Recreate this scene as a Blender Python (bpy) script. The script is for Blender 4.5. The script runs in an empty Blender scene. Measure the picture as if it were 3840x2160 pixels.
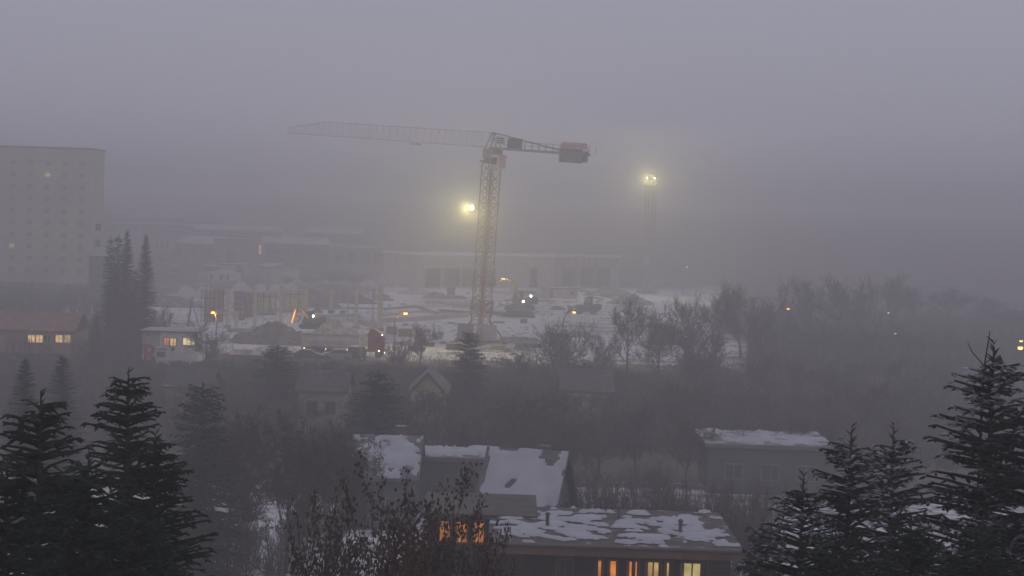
import bpy, math, random
from mathutils import Vector, Matrix, noise
R = math.radians
C = bpy.context.scene.collection
scene = bpy.context.scene

# ------------------------------------------------------------------ camera, sky, exposure
FPX = 7165.0                       # focal length in pixels of the 3840 px wide photograph
CAMH = 22.0
cam_data = bpy.data.cameras.new('camera'); cam = bpy.data.objects.new('camera', cam_data); C.objects.link(cam)
cam_data.sensor_width = 36.0; cam_data.lens = 36.0 * FPX / 3840.0
cam_data.clip_start = 0.5; cam_data.clip_end = 9000
cam.location = (0, 0, CAMH)
PITCH = math.atan(300 / FPX); ROLL = R(1.8)
CM = Matrix.Rotation(math.pi / 2 - PITCH, 3, 'X') @ Matrix.Rotation(ROLL, 3, 'Z')
cam.rotation_euler = CM.to_euler()
scene.camera = cam

world = bpy.data.worlds.new("World"); scene.world = world; world.use_nodes = True
wn = world.node_tree; wn.nodes.clear()
wo = wn.nodes.new('ShaderNodeOutputWorld'); bg = wn.nodes.new('ShaderNodeBackground')
sky = wn.nodes.new('ShaderNodeTexSky'); sky.sky_type = 'NISHITA'; sky.sun_disc = False
sky.sun_elevation = R(3); sky.sun_rotation = R(200); sky.dust_density = 4
sc_ = wn.nodes.new('ShaderNodeVectorMath'); sc_.operation = 'SCALE'; sc_.inputs['Scale'].default_value = 0.012
wn.links.new(sky.outputs[0], sc_.inputs[0])
ad = wn.nodes.new('ShaderNodeVectorMath'); ad.operation = 'ADD'
ad.inputs[1].default_value = (0.345, 0.342, 0.428)       # the even light of a thick overcast
wn.links.new(sc_.outputs[0], ad.inputs[0])
wn.links.new(ad.outputs[0], bg.inputs[0]); bg.inputs[1].default_value = 1.0
wn.links.new(bg.outputs[0], wo.inputs[0])

scene.view_settings.view_transform = 'Standard'; scene.view_settings.look = 'None'
scene.view_settings.exposure = 0.0; scene.view_settings.gamma = 1.0
scene.view_settings.use_curve_mapping = False
scene.render.engine = 'CYCLES'
cy = scene.cycles
cy.use_denoising = True
cy.max_bounces = 6; cy.diffuse_bounces = 2; cy.glossy_bounces = 1; cy.transmission_bounces = 1
cy.volume_bounces = 4; cy.transparent_max_bounces = 4
cy.sample_clamp_indirect = 4.0

# ------------------------------------------------------------------ ground shape and where a spot of ground lies
def gz(x, y):
    "height of the ground: flat site, then a slow rise beyond it"
    if y < 560: return 0.0
    t = y - 560
    return min(26.0, 15.5 * (1 - math.exp(-t / 190.0)) + 0.012 * t)
def ray(px, py):
    d = CM @ Vector(((px - 1920) / FPX, -(py - 1080) / FPX, -1.0))
    return d
def at(px, py, dist):
    "the point seen at photo pixel px, py that stands dist metres out"
    d = ray(px, py); k = dist / d.y
    return Vector((d.x * k, dist, CAMH + d.z * k))
def G(px, py):
    "the spot of ground at photo pixel px, py"
    d = ray(px, py); y = 40.0
    while y < 2300:
        k = y / d.y
        if CAMH + d.z * k <= gz(d.x * k, y): break
        y += 0.5
    k = y / d.y
    return Vector((d.x * k, y, gz(d.x * k, y)))
def horizon(px): return 780 + (px - 1920) * math.tan(ROLL)

# ------------------------------------------------------------------ materials
MATS = {}
def mat(name, col, rough=0.8, var=0.25, scale=1.5, snow=0.0, metal=0.0, bump=0.0, stripes=None, spec=0.3, col2=None, snowscale=1.2):
    if name in MATS: return MATS[name]
    m = bpy.data.materials.new(name); m.use_nodes = True; nt = m.node_tree
    b = nt.nodes['Principled BSDF']; N = nt.nodes.new; L = nt.links.new
    tc = N('ShaderNodeTexCoord')
    n1 = N('ShaderNodeTexNoise'); n1.inputs['Scale'].default_value = scale; n1.inputs['Detail'].default_value = 5
    L(tc.outputs['Object'], n1.inputs['Vector'])
    mx = N('ShaderNodeMix'); mx.data_type = 'RGBA'
    c2 = col2 or tuple(c * (1 - var) for c in col)
    c1 = col if col2 else tuple(min(1, c * (1 + var)) for c in col)
    mx.inputs[6].default_value = (*c1, 1); mx.inputs[7].default_value = (*c2, 1)
    rp = N('ShaderNodeMapRange'); rp.inputs[1].default_value = 0.35; rp.inputs[2].default_value = 0.65
    L(n1.outputs['Fac'], rp.inputs[0]); L(rp.outputs[0], mx.inputs[0])
    out = mx.outputs[2]
    if stripes:                                            # boards, slats or courses: (axis, per metre, depth)
        sx = N('ShaderNodeSeparateXYZ'); L(tc.outputs['Object'], sx.inputs[0])
        mm = N('ShaderNodeMath'); mm.operation = 'MULTIPLY'; mm.inputs[1].default_value = stripes[1]; L(sx.outputs[stripes[0]], mm.inputs[0])
        fr = N('ShaderNodeMath'); fr.operation = 'FRACT'; L(mm.outputs[0], fr.inputs[0])
        lt = N('ShaderNodeMath'); lt.operation = 'LESS_THAN'; lt.inputs[1].default_value = stripes[3] if len(stripes) > 3 else 0.15; L(fr.outputs[0], lt.inputs[0])
        ms = N('ShaderNodeMix'); ms.data_type = 'RGBA'; L(lt.outputs[0], ms.inputs[0]); L(out, ms.inputs[6])
        ms.inputs[7].default_value = (*[c * stripes[2] for c in col], 1); out = ms.outputs[2]
    if snow > 0:                                           # snow lies on what faces up
        g = N('ShaderNodeNewGeometry'); s2 = N('ShaderNodeSeparateXYZ'); L(g.outputs['Normal'], s2.inputs[0])
        n2 = N('ShaderNodeTexNoise'); n2.inputs['Scale'].default_value = snowscale; n2.inputs['Detail'].default_value = 6
        L(g.outputs['Position'], n2.inputs['Vector'])
        a = N('ShaderNodeMath'); a.operation = 'ADD'; L(s2.outputs[2], a.inputs[0]); L(n2.outputs['Fac'], a.inputs[1])
        r2 = N('ShaderNodeMapRange'); r2.inputs[1].default_value = 1.75 - snow; r2.inputs[2].default_value = 1.9 - snow
        L(a.outputs[0], r2.inputs[0])
        m2 = N('ShaderNodeMix'); m2.data_type = 'RGBA'; L(r2.outputs[0], m2.inputs[0]); L(out, m2.inputs[6])
        m2.inputs[7].default_value = (0.46, 0.46, 0.49, 1); out = m2.outputs[2]
    L(out, b.inputs['Base Color'])
    b.inputs['Roughness'].default_value = rough; b.inputs['Metallic'].default_value = metal
    b.inputs['Specular IOR Level'].default_value = spec
    if bump:
        bp = N('ShaderNodeBump'); bp.inputs['Strength'].default_value = bump; L(n1.outputs['Fac'], bp.inputs['Height']); L(bp.outputs[0], b.inputs['Normal'])
    MATS[name] = m; return m
def glow(name, col, strength, var=0.0):
    if name in MATS: return MATS[name]
    m = bpy.data.materials.new(name); m.use_nodes = True; nt = m.node_tree
    b = nt.nodes['Principled BSDF']; b.inputs['Base Color'].default_value = (*[c * 0.3 for c in col], 1)
    b.inputs['Emission Color'].default_value = (*col, 1); b.inputs['Emission Strength'].default_value = strength
    if var:
        tc = nt.nodes.new('ShaderNodeTexCoord'); n = nt.nodes.new('ShaderNodeTexNoise'); n.inputs['Scale'].default_value = 1.6
        nt.links.new(tc.outputs['Object'], n.inputs['Vector'])
        rp = nt.nodes.new('ShaderNodeMapRange'); rp.inputs[1].default_value = .35; rp.inputs[2].default_value = .65
        rp.inputs[3].default_value = strength * (1 - var); rp.inputs[4].default_value = strength
        nt.links.new(n.outputs['Fac'], rp.inputs[0]); nt.links.new(rp.outputs[0], b.inputs['Emission Strength'])
    MATS[name] = m; return m

SNOW = mat('snow', (0.50, 0.50, 0.53), 0.9, 0.08, 0.8, bump=0.3)
CONC = mat('concrete', (0.42, 0.40, 0.37), 0.9, 0.18, 0.7)
CONCD = mat('dark_concrete', (0.20, 0.19, 0.18), 0.9, 0.2, 0.7)
CONCS = mat('snowy_concrete', (0.36, 0.345, 0.32), 0.9, 0.2, 0.7, snow=0.5)
STEEL = mat('dark_steel', (0.11, 0.10, 0.09), 0.6, 0.2, 2)
STEELY = mat('ochre_steel', (0.38, 0.29, 0.15), 0.6, 0.25, 0.8)
STEELP = mat('haze_paled_steel', (0.78, 0.56, 0.50), 0.6, 0.2, 0.5)  # jib colour lightened to stand in for thicker haze aloft
REDST = mat('red_steel', (0.40, 0.12, 0.08), 0.6, 0.2, 1)
BALLASTD = mat('dark_ballast_concrete', (0.25, 0.22, 0.20), 0.9, 0.1, 1, stripes=(2, 1.6, 0.8, 0.08), snow=0.6)
BALLAST = mat('ballast_concrete', (0.43, 0.43, 0.43), 0.9, 0.1, 1, stripes=(2, 1.6, 0.8, 0.08), snow=0.6)
RUBBER = mat('rubber', (0.02, 0.02, 0.02), 0.9, 0.3, 4)
GLASS = mat('dark_glass', (0.05, 0.055, 0.065), 0.15, 0.1, 1, spec=0.6)
BARK = mat('bark', (0.060, 0.047, 0.040), 0.9, 0.3, 3)
TWIG = mat('twigs', (0.080, 0.058, 0.052), 0.9, 0.3, 0.5)
TWIGS = mat('snowy_twigs', (0.075, 0.062, 0.055), 0.9, 0.3, 0.5, snow=0.12, snowscale=3)
NEEDLE = mat('needles', (0.026, 0.040, 0.020), 0.85, 0.4, 1.3, spec=0.15)
NEEDLES = mat('snow_dusted_needles', (0.032, 0.044, 0.032), 0.85, 0.4, 1.3, snow=0.33, snowscale=0.9, spec=0.15)
BROWNLEAF = mat('withered_leaves', (0.095, 0.062, 0.042), 0.9, 0.35, 1.2, spec=0.15)
EARTH = mat('earth', (0.17, 0.15, 0.135), 1.0, 0.35, 1.2, snow=0.42, snowscale=0.9, bump=0.6)
EARTHD = mat('bare_earth', (0.11, 0.09, 0.07), 1.0, 0.3, 1.2, snow=0.02, bump=0.6)
RUBBLE = mat('snowy_rubble', (0.46, 0.41, 0.33), 1.0, 0.45, 1.6, snow=0.62, snowscale=1.6, bump=1.0)
ROOFSNOW = mat('snowy_roof', (0.14, 0.13, 0.13), 0.9, 0.2, 1, snow=0.75, snowscale=0.6)
ROOFDARK = mat('dark_tiled_roof', (0.09, 0.08, 0.075), 0.9, 0.25, 1, snow=0.20, snowscale=0.8)
ROOFTHIN = mat('thinly_snowed_roof', (0.17, 0.16, 0.165), 0.9, 0.2, 1, snow=0.42, snowscale=0.35)

# ------------------------------------------------------------------ mesh helpers
class MB:
    def __init__(s): s.v = []; s.f = []; s.warp = None
    def add(s, vs, fs):
        o = len(s.v)
        if s.warp: vs = [s.warp(Vector(v)) for v in vs]
        s.v += [tuple(v) for v in vs]; s.f += [tuple(i + o for i in f) for f in fs]; return s
    def box(s, c, d, rz=0.0, M=None, taper=1.0):
        hx, hy, hz = d[0] / 2, d[1] / 2, d[2] / 2
        vs = [Vector((x * (taper if z > 0 else 1), y * (taper if z > 0 else 1), z)) for z in (-hz, hz) for x, y in ((-hx, -hy), (hx, -hy), (hx, hy), (-hx, hy))]
        Q = Matrix.Rotation(rz, 3, 'Z') if M is None else M
        vs = [Q @ v + Vector(c) for v in vs]
        return s.add(vs, [(3, 2, 1, 0), (4, 5, 6, 7), (0, 1, 5, 4), (1, 2, 6, 5), (2, 3, 7, 6), (3, 0, 4, 7)])
    def bar(s, p, q, w, h=None):
        p = Vector(p); q = Vector(q); d = q - p
        if d.length < 1e-6: return s
        M = d.to_track_quat('Z', 'Y').to_matrix(); h = h or w
        a = [M @ Vector((x * w / 2, y * h / 2, 0)) for x, y in ((-1, -1), (1, -1), (1, 1), (-1, 1))]
        return s.add([p + k for k in a] + [q + k for k in a], [(3, 2, 1, 0), (4, 5, 6, 7), (0, 1, 5, 4), (1, 2, 6, 5), (2, 3, 7, 6), (3, 0, 4, 7)])
    def tube(s, pts, rad, n=8, caps=True):
        pts = [Vector(p) for p in pts]
        if not isinstance(rad, (list, tuple)): rad = [rad] * len(pts)
        vs = []; fs = []
        for i, p in enumerate(pts):
            d = (pts[min(i + 1, len(pts) - 1)] - pts[max(i - 1, 0)]).normalized()
            M = d.to_track_quat('Z', 'Y').to_matrix()
            vs += [p + M @ Vector((math.cos(6.28318 * k / n) * rad[i], math.sin(6.28318 * k / n) * rad[i], 0)) for k in range(n)]
        for i in range(len(pts) - 1):
            fs += [(i * n + k, i * n + (k + 1) % n, (i + 1) * n + (k + 1) % n, (i + 1) * n + k) for k in range(n)]
        if caps:
            fs.append(tuple(range(n))[::-1]); fs.append(tuple((len(pts) - 1) * n + k for k in range(n)))
        return s.add(vs, fs)
    def cyl(s, p, q, r, n=14): return s.tube([p, q], r, n)
    def prism(s, prof, a, b, axis='y'):
        "extrude a closed 2D outline along an axis; the outline is (x,z) for y, (y,z) for x, (x,y) for z"
        n = len(prof)
        P = {'y': lambda u, w, t: (u, t, w), 'x': lambda u, w, t: (t, u, w), 'z': lambda u, w, t: (u, w, t)}[axis]
        vs = [P(u, w, a) for u, w in prof] + [P(u, w, b) for u, w in prof]
        fs = [tuple(range(n))[::-1], tuple(range(n, 2 * n))] + [(i, (i + 1) % n, n + (i + 1) % n, n + i) for i in range(n)]
        return s.add(vs, fs)
    def build(s, name, m, parent=None, smooth=False, bevel=0):
        me = bpy.data.meshes.new(name); me.from_pydata(s.v, [], s.f); me.materials.append(m)
        if bevel or len(s.f) < 4000:
            import bmesh
            bm = bmesh.new(); bm.from_mesh(me); bmesh.ops.recalc_face_normals(bm, faces=bm.faces); bm.to_mesh(me); bm.free()
        if smooth:
            for p in me.polygons: p.use_smooth = True
        o = bpy.data.objects.new(name, me); C.objects.link(o); o.parent = parent
        if bevel:
            b = o.modifiers.new('bevel', 'BEVEL'); b.width = bevel; b.segments = 2; b.limit_method = 'ANGLE'
        return o
def tag(o, label=None, cat=None, group=None, kind=None):
    if label: o['label'] = label
    if cat: o['category'] = cat
    if group: o['group'] = group
    if kind or cat: o['kind'] = kind or 'thing'
    return o
def thing(name, label, cat, loc=(0, 0, 0), rz=0.0, group=None):
    o = bpy.data.objects.new(name, None); C.objects.link(o); o.location = loc; o.rotation_euler = (0, 0, rz)
    o.empty_display_size = 0.5
    return tag(o, label, cat, group)
def dup(root, loc, rz=0.0, label=None, group=None, scale=None):
    r = root.copy(); C.objects.link(r); r.location = loc; r.rotation_euler = (0, 0, rz)
    if scale: r.scale = scale
    if label: r['label'] = label
    if group: r['group'] = group
    for ch in list(root.children):
        c = ch.copy(); C.objects.link(c); c.parent = r
        for g in ch.children:
            d = g.copy(); C.objects.link(d); d.parent = c
    return r
def lamp(name, loc, power, col, radius=0.2, parent=None, spot=None, aim=None):
    l = bpy.data.lights.new(name, 'SPOT' if spot else 'POINT'); l.energy = power; l.color = col; l.shadow_soft_size = radius
    o = bpy.data.objects.new(name, l); C.objects.link(o); o.location = loc; o.parent = parent
    if spot:
        l.spot_size = spot; l.spot_blend = 0.8
        o.rotation_euler = Vector(aim).to_track_quat('-Z', 'Y').to_euler()
    return o

def snow_cover(root, P, nu, nv, thr, thick, seed, scale=.6, m=None):
    "lying snow with depth and a ragged outline; P(u, v) gives the roof point"
    pts = {}; vs = []; fs = []
    def h(u, v):
        q = P(u, v); return noise.noise(Vector((q[0] * scale + seed * 9, q[1] * scale * 1.3, seed))) + .45 * noise.noise(Vector((q[0] * scale * 3, q[1] * scale * 3, seed + 5)))
    keep = [[False] * nv for _ in range(nu)]
    for i in range(nu):
        for j in range(nv):
            u, v = (i + .5) / nu, (j + .5) / nv; e = min(u * 6, (1 - u) * 6, v * 4, (1 - v) * 4, 1)
            keep[i][j] = h(u, v) + .5 * e > thr + .12
    def vert(i, j, top):
        if (i, j, top) not in pts:
            q = Vector(P(i / nu, j / nv)); inside = all(0 <= a < nu and 0 <= b < nv and keep[a][b] for a in (i - 1, i) for b in (j - 1, j))
            z = .012 if not top else (thick * (1 + .5 * h(i / nu, j / nv)) if inside else .03)
            jx = .3 * noise.noise(Vector((i * .7, j * .7, seed))) / nu if not inside else 0
            q = Vector(P(min(1, max(0, i / nu + jx)), j / nv)); pts[(i, j, top)] = len(vs); vs.append((q.x, q.y, q.z + z))
        return pts[(i, j, top)]
    for i in range(nu):
        for j in range(nv):
            if keep[i][j]: fs.append((vert(i, j, 1), vert(i + 1, j, 1), vert(i + 1, j + 1, 1), vert(i, j + 1, 1)))
    if vs: return MB().add(vs, fs).build('snow_cover', m or SNOW, root, smooth=True)
# ------------------------------------------------------------------ the ground
def make_ground():
    ys = [-60, 0, 60, 100, 140, 180, 220, 260, 300, 340, 380, 420, 460, 500, 540] + [560 + 20 * i for i in range(30)] + [1200, 1300, 1500, 1800, 2350]
    xs = [-1300, -900, -600, -400, -300] + [-220 + 20 * i for i in range(23)] + [300, 400, 600, 900, 1300]
    v = [(x, y, gz(x, y)) for y in ys for x in xs]; n = len(xs)
    f = [(j * n + i, j * n + i + 1, (j + 1) * n + i + 1, (j + 1) * n + i) for j in range(len(ys) - 1) for i in range(n - 1)]
    me = bpy.data.meshes.new('ground'); me.from_pydata(v, [], f)
    m = bpy.data.materials.new('snowy_ground'); m.use_nodes = True; nt = m.node_tree; N = nt.nodes.new; L = nt.links.new
    b = nt.nodes['Principled BSDF']; b.inputs['Roughness'].default_value = 0.95; b.inputs['Specular IOR Level'].default_value = 0.15
    tc = N('ShaderNodeTexCoord')
    def noise_(scale, sx=1.0, sy=1.0, rot=0.0, det=6, rough=0.6):
        mp = N('ShaderNodeMapping'); mp.inputs['Scale'].default_value = (sx, sy, 1); mp.inputs['Rotation'].default_value = (0, 0, rot)
        L(tc.outputs['Object'], mp.inputs[0]); n = N('ShaderNodeTexNoise'); n.inputs['Scale'].default_value = scale
        n.inputs['Detail'].default_value = det; n.inputs['Roughness'].default_value = rough; L(mp.outputs[0], n.inputs['Vector']); return n.outputs['Fac']
    def math_(op, a, b_):
        k = N('ShaderNodeMath'); k.operation = op
        for i, q in enumerate((a, b_)):
            if isinstance(q, (int, float)): k.inputs[i].default_value = q
            else: L(q, k.inputs[i])
        return k.outputs[0]
    def rng(a, lo, hi, o0=0.0, o1=1.0):
        k = N('ShaderNodeMapRange'); k.inputs[1].default_value = lo; k.inputs[2].default_value = hi
        k.inputs[3].default_value = o0; k.inputs[4].default_value = o1; L(a, k.inputs[0]); return k.outputs[0]
    big = noise_(0.045, 1, 0.35)                    # patches of churned mud
    tracks = noise_(0.30, 0.16, 0.9, 0.12)          # wheel tracks running across the site
    tracks2 = noise_(0.34, 0.12, 0.8, -0.45)
    fine = noise_(1.1, 0.5, 1.0, 0.0, 8, 0.7)
    sxyz = N('ShaderNodeSeparateXYZ'); L(tc.outputs['Object'], sxyz.inputs[0])
    y = sxyz.outputs[1]
    site = math_('MULTIPLY', rng(y, 262, 276), rng(y, 600, 540))   # cleared, snowed-over site
    garden = math_('MULTIPLY', rng(y, 96, 104), rng(y, 162, 145))
    xr_ = math_('SUBTRACT', sxyz.outputs[0], math_('MULTIPLY', y, 0.10))
    site = math_('MULTIPLY', site, math_('MULTIPLY', rng(xr_, 14, 2), rng(sxyz.outputs[0], -95, -75)))
    yard = math_('MULTIPLY', rng(y, 415, 450), rng(math_('ADD', sxyz.outputs[0], math_('MULTIPLY', y, 0.075)), 4, -4))
    site = math_('MULTIPLY', site, math_('SUBTRACT', 1.0, math_('MULTIPLY', yard, 0.55)))
    keep = math_('MAXIMUM', site, math_('MULTIPLY', garden, 0.93))
    mud = math_('ADD', math_('MULTIPLY', big, 0.9), math_('ADD', math_('MULTIPLY', tracks, 0.55), math_('ADD', math_('MULTIPLY', tracks2, 0.45), math_('MULTIPLY', fine, 0.62))))
    mud = math_('ADD', mud, math_('MULTIPLY', math_('SUBTRACT', 1.0, keep), 0.36))
    fac = rng(mud, 1.25, 1.42)
    c1 = N('ShaderNodeMix'); c1.data_type = 'RGBA'; L(fac, c1.inputs[0])
    c1.inputs[6].default_value = (0.82, 0.80, 0.80, 1)
    c2 = N('ShaderNodeMix'); c2.data_type = 'RGBA'; L(rng(fine, .3, .7), c2.inputs[0])
    c2.inputs[6].default_value = (0.08, 0.065, 0.05, 1); c2.inputs[7].default_value = (0.16, 0.13, 0.11, 1)
    L(c2.outputs[2], c1.inputs[7]); L(c1.outputs[2], b.inputs['Base Color'])
    bp = N('ShaderNodeBump'); bp.inputs['Strength'].default_value = 0.5; bp.inputs['Distance'].default_value = 0.4; L(mud, bp.inputs['Height']); L(bp.outputs[0], b.inputs['Normal'])
    me.materials.append(m)
    o = bpy.data.objects.new('ground', me); C.objects.link(o); o['kind'] = 'structure'
make_ground()
# ------------------------------------------------------------------ buildings
def frame_of(a, b):
    A = G(*a); B = G(*b); d = B - A; d.z = 0
    return A, d.length, math.atan2(d.y, d.x)
def roof_mb(kind, W, D, H, rise, over=0.4):
    r = MB()
    if kind == 'flat': r.box((W / 2, D / 2, H + .15), (W + 2 * over, D + 2 * over, .3))
    elif kind == 'gable':      # ridge runs along x
        for t in (0, 1):
            y0, y1 = (-over, D / 2) if t == 0 else (D + over, D / 2)
            r.add([(-over, y0, H - .05), (W + over, y0, H - .05), (W + over, y1, H + rise), (-over, y1, H + rise),
                   (-over, y0, H + .2), (W + over, y0, H + .2), (W + over, y1, H + rise + .25), (-over, y1, H + rise + .25)],
                  [(0, 1, 2, 3), (7, 6, 5, 4), (0, 4, 5, 1), (1, 5, 6, 2), (2, 6, 7, 3), (3, 7, 4, 0)])
    elif kind == 'gablefront':  # ridge runs along y, gable faces the front
        for t in (0, 1):
            x0, x1 = (-over, W / 2) if t == 0 else (W + over, W / 2)
            r.add([(x0, -over, H - .05), (x0, D + over, H - .05), (x1, D + over, H + rise), (x1, -over, H + rise),
                   (x0, -over, H + .2), (x0, D + over, H + .2), (x1, D + over, H + rise + .25), (x1, -over, H + rise + .25)],
                  [(0, 1, 2, 3), (7, 6, 5, 4), (0, 4, 5, 1), (1, 5, 6, 2), (2, 6, 7, 3), (3, 7, 4, 0)])
    elif kind == 'hip':
        k = min(W, D) / 2 * .98
        b = [(-over, -over, H), (W + over, -over, H), (W + over, D + over, H), (-over, D + over, H)]
        t = [(k, D / 2, H + rise), (W - k, D / 2, H + rise)]
        r.add(b + t, [(3, 2, 1, 0), (0, 1, 5, 4), (1, 2, 5), (2, 3, 4, 5), (3, 0, 4)])
    return r
def window_part(root, cx, cz, w, h, pane, frm, y=-0.0, bars=1, sill=False):
    f = MB(); t = .09
    f.box((cx, y - .05, cz + h / 2), (w + t, .12, t)); f.box((cx, y - .05, cz - h / 2), (w + t, .12, t))
    for sx in (-1, 1): f.box((cx + sx * (w / 2), y - .05, cz), (t, .12, h - t))
    for k in range(bars): f.box((cx - w / 2 + w * (k + 1) / (bars + 1), y - .05, cz), (t * .7, .10, h - t))
    fo = f.build('window', frm, root)
    MB().box((cx, y - .02, cz), (w - t, .05, h - t)).build('pane', pane, fo)
    return fo
def building(name, label, cat, a, b, top, depth, wall, roof='flat', roofmat=None, rise=1.5, wins=None, pane=None, frm=None, group=None, over=.4, doors=(), z=None):
    A, W, rz = frame_of(a, b)
    s = FPX / A.y; H = (G(*a) - A).z + (a[1] - top) / s
    if roof in ('gable', 'hip'): H -= 0
    t = thing(name, label, cat, A - Vector((0, 0, .3)), rz, group)
    w = MB(); w.box((W / 2, depth / 2, (H + .3) / 2), (W, depth, H + .3))
    if roof == 'gable': w.prism([(.02, H + .3), (depth - .02, H + .3), (depth / 2, H + .3 + rise)], .02, W - .02, 'x')
    if roof == 'gablefront': w.prism([(.02, H + .3), (W - .02, H + .3), (W / 2, H + .3 + rise)], .02, depth - .02, 'y')
    w.build('wall', wall, t)
    roof_mb(roof, W, depth, H + .3, rise, over).build('roof', roofmat or ROOFSNOW, t)
    if wins:
        for (fx, fz, ww, hh) in wins:
            window_part(t, fx * W, .3 + fz * H, ww, hh, pane or GLASS, frm or CONCD)
    for (fx, ww, hh) in doors:
        MB().box((fx * W, -.04, .3 + hh / 2), (ww, .1, hh)).build('door', STEEL, t)
    return t, W, H
def grid(cols, rows, w, h, x0=.1, x1=.9, z0=.3, z1=.75, skip=()):
    o = []
    for j in range(rows):
        for i in range(cols):
            if (i, j) in skip: continue
            o.append((x0 + (x1 - x0) * (i / (cols - 1) if cols > 1 else .5), z0 + (z1 - z0) * (j / (rows - 1) if rows > 1 else .5), w, h))
    return o
WALLB = mat('beige_render', (0.33, 0.29, 0.24), 0.9, 0.12, .3)
WALLP = mat('pale_render', (0.52, 0.49, 0.46), 0.9, 0.12, .4)
WALLR = mat('reddish_render', (0.34, 0.20, 0.17), 0.9, 0.15, .4)
WALLG = mat('grey_render', (0.13, 0.125, 0.13), 0.9, 0.15, .3)
WALLY = mat('yellowish_panel', (0.50, 0.40, 0.22), 0.9, 0.15, .3, stripes=(0, .35, .7, .12))
PANELS = mat('sheet_metal_panels', (0.46, 0.43, 0.40), 0.7, 0.12, .4, stripes=(0, .33, .45, .06))
PANELD = mat('grey_sheet_metal', (0.23, 0.22, 0.22), 0.7, 0.12, .4, stripes=(0, .3, .6, .08))
LITW = glow('lit_window_warm', (1.0, 0.62, 0.25), 1.1, .5)
LITO = glow('lit_window_orange', (1.0, 0.32, 0.06), 0.85, .6)
LITY = glow('lit_window_yellow', (0.95, 0.62, 0.20), 0.62, .5)
LITR = glow('lit_window_red', (0.95, 0.28, 0.14), 0.8, .6)

# --- the hall under construction behind the crane
def make_hall():
    A = Vector((-25.3, 508, 0)); ang = R(35); W = 68.0; D = 17.0; H = 8.6
    t = thing('unfinished_hall', 'long concrete hall shell with open bays and snowy roof edge, behind the tower crane', 'building', A, ang)
    bays = [(2.6, 7.6), (8.4, 13.6), (14.4, 19.6), (20.4, 25.6)]
    ops = [(a, b, 0, 5.2) for a, b in bays] + [(36.6, 39.6, 0, 5.8)] + [(48 + 6.2 * k, 52.5 + 6.2 * k, .6, 5.6) for k in range(3)]
    w = MB(); x = 0; T = .45
    for a, b, z0, z1 in ops:
        w.box(((x + a) / 2, T / 2, H / 2), (a - x, T, H)); w.box(((a + b) / 2, T / 2, (z1 + H) / 2), (b - a, T, H - z1))
        if z0 > 0: w.box(((a + b) / 2, T / 2, z0 / 2), (b - a, T, z0))
        x = b
    w.box(((x + W) / 2, T / 2, H / 2), (W - x, T, H))
    w.box((T / 2, D / 2 + T / 2, H / 2), (T, D - T, H)); w.box((W - T / 2, D / 2 + T / 2, H / 2), (T, D - T, H)); w.box((W / 2, D - T / 2, H / 2), (W - 2 * T, T, H))
    w.build('wall', mat('new_concrete', (.52, .47, .40), .9, .1, .4), t)
    MB().box((W / 2, D / 2, H + .12), (W + .5, D + .5, .24)).build('roof_slab', CONCD, t)
    MB().box((W / 2, D / 2, H + .43), (W - .2, D - .2, .38)).build('roof_snow', SNOW, t)
    f = MB(); f.box((W / 2, -.3, H + .5), (W + .6, .22, .85)); f.box((-.3, D / 2, H + .5), (.22, D + .4, .85)); f.build('parapet', mat('white_edge', (.85, .84, .85), .8, .06), t)
    MB().box((W / 2, D - 3, .05), (W - 1, 4, .08)).build('inner_floor', STEEL, t)  # floor coloured dark to put the shade into the open bays
    for (a, b) in zip(bays[:-1], bays[1:]):
        x = (a[1] + b[0]) / 2
        m = MB(); m.box((x, -.12, 2.5), (.55, .22, 5.0)); m.box((x, -.14, 5.12), (1.1, .26, .24)); m.build('column', WALLP, t)
    for x in (.6, 1.9, 40.8, 44.0): MB().box((x, -.12, H / 2 - .1), (.6, .22, H - .2)).build('pilaster', WALLP, t)
    MB().box((33, -.1, 6.6), (66, .16, .18)).build('string_course', WALLP, t)
    r = MB()
    for i in range(30):
        x = .4 + i * 2.32; r.bar((x, -.45, H + .6), (x, -.45, H + 1.7), .07)
    for z in (1.2, 1.7): r.bar((.2, -.45, H + z), (W - .2, -.45, H + z), .05)
    for i in range(8): r.bar((-.45, .4 + i * 2.3, H + .6), (-.45, .4 + i * 2.3, H + 1.7), .07)
    for z in (1.2, 1.7): r.bar((-.45, .2, H + z), (-.45, D, H + z), .05)
    r.build('roof_railing', STEEL, t)
    # scaffolding in front of the right half
    M = Matrix.Translation(A) @ Matrix.Rotation(ang, 4, 'Z')
    sc = thing('scaffold', 'weathered scaffolding with plank decks standing against the right half of the foggy hall', 'scaffold', M @ Vector((45, -1.9, 0)), ang)
    s = MB(); d = MB()
    for i in range(10):
        x = i * 2.3
        for y in (0, 1.1): s.bar((x, y, 0), (x, y, 8.8 if i % 3 else 9.6), .09)
        for z in (2, 4, 6, 8):
            s.bar((x, 0, z), (x, 1.1, z), .07)
            if i < 9:
                s.bar((x, 0, z + 1), (x + 2.3, 0, z + 1), .06)
                if (i + z // 2) % 3 == 0: s.bar((x, 0, z - 2), (x + 2.3, 0, z), .06)
    for z in (2, 4, 6, 8): d.box((10.35, .55, z + .06), (20.9, .9, .07))
    s.build('scaffold_frame', STEEL, sc); d.build('deck', mat('snowy_planks', (.24, .18, .12), .9, .3, 1, snow=.4), sc)
    p = MB(); p.box((3.6, -.1, 7.0), (3.4, .06, 3.0)); p.build('screen_sheet', mat('ochre_sheet', (.45, .38, .20), .8, .2), sc)
    # the concrete hut in front of it
make_hall()

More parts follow.
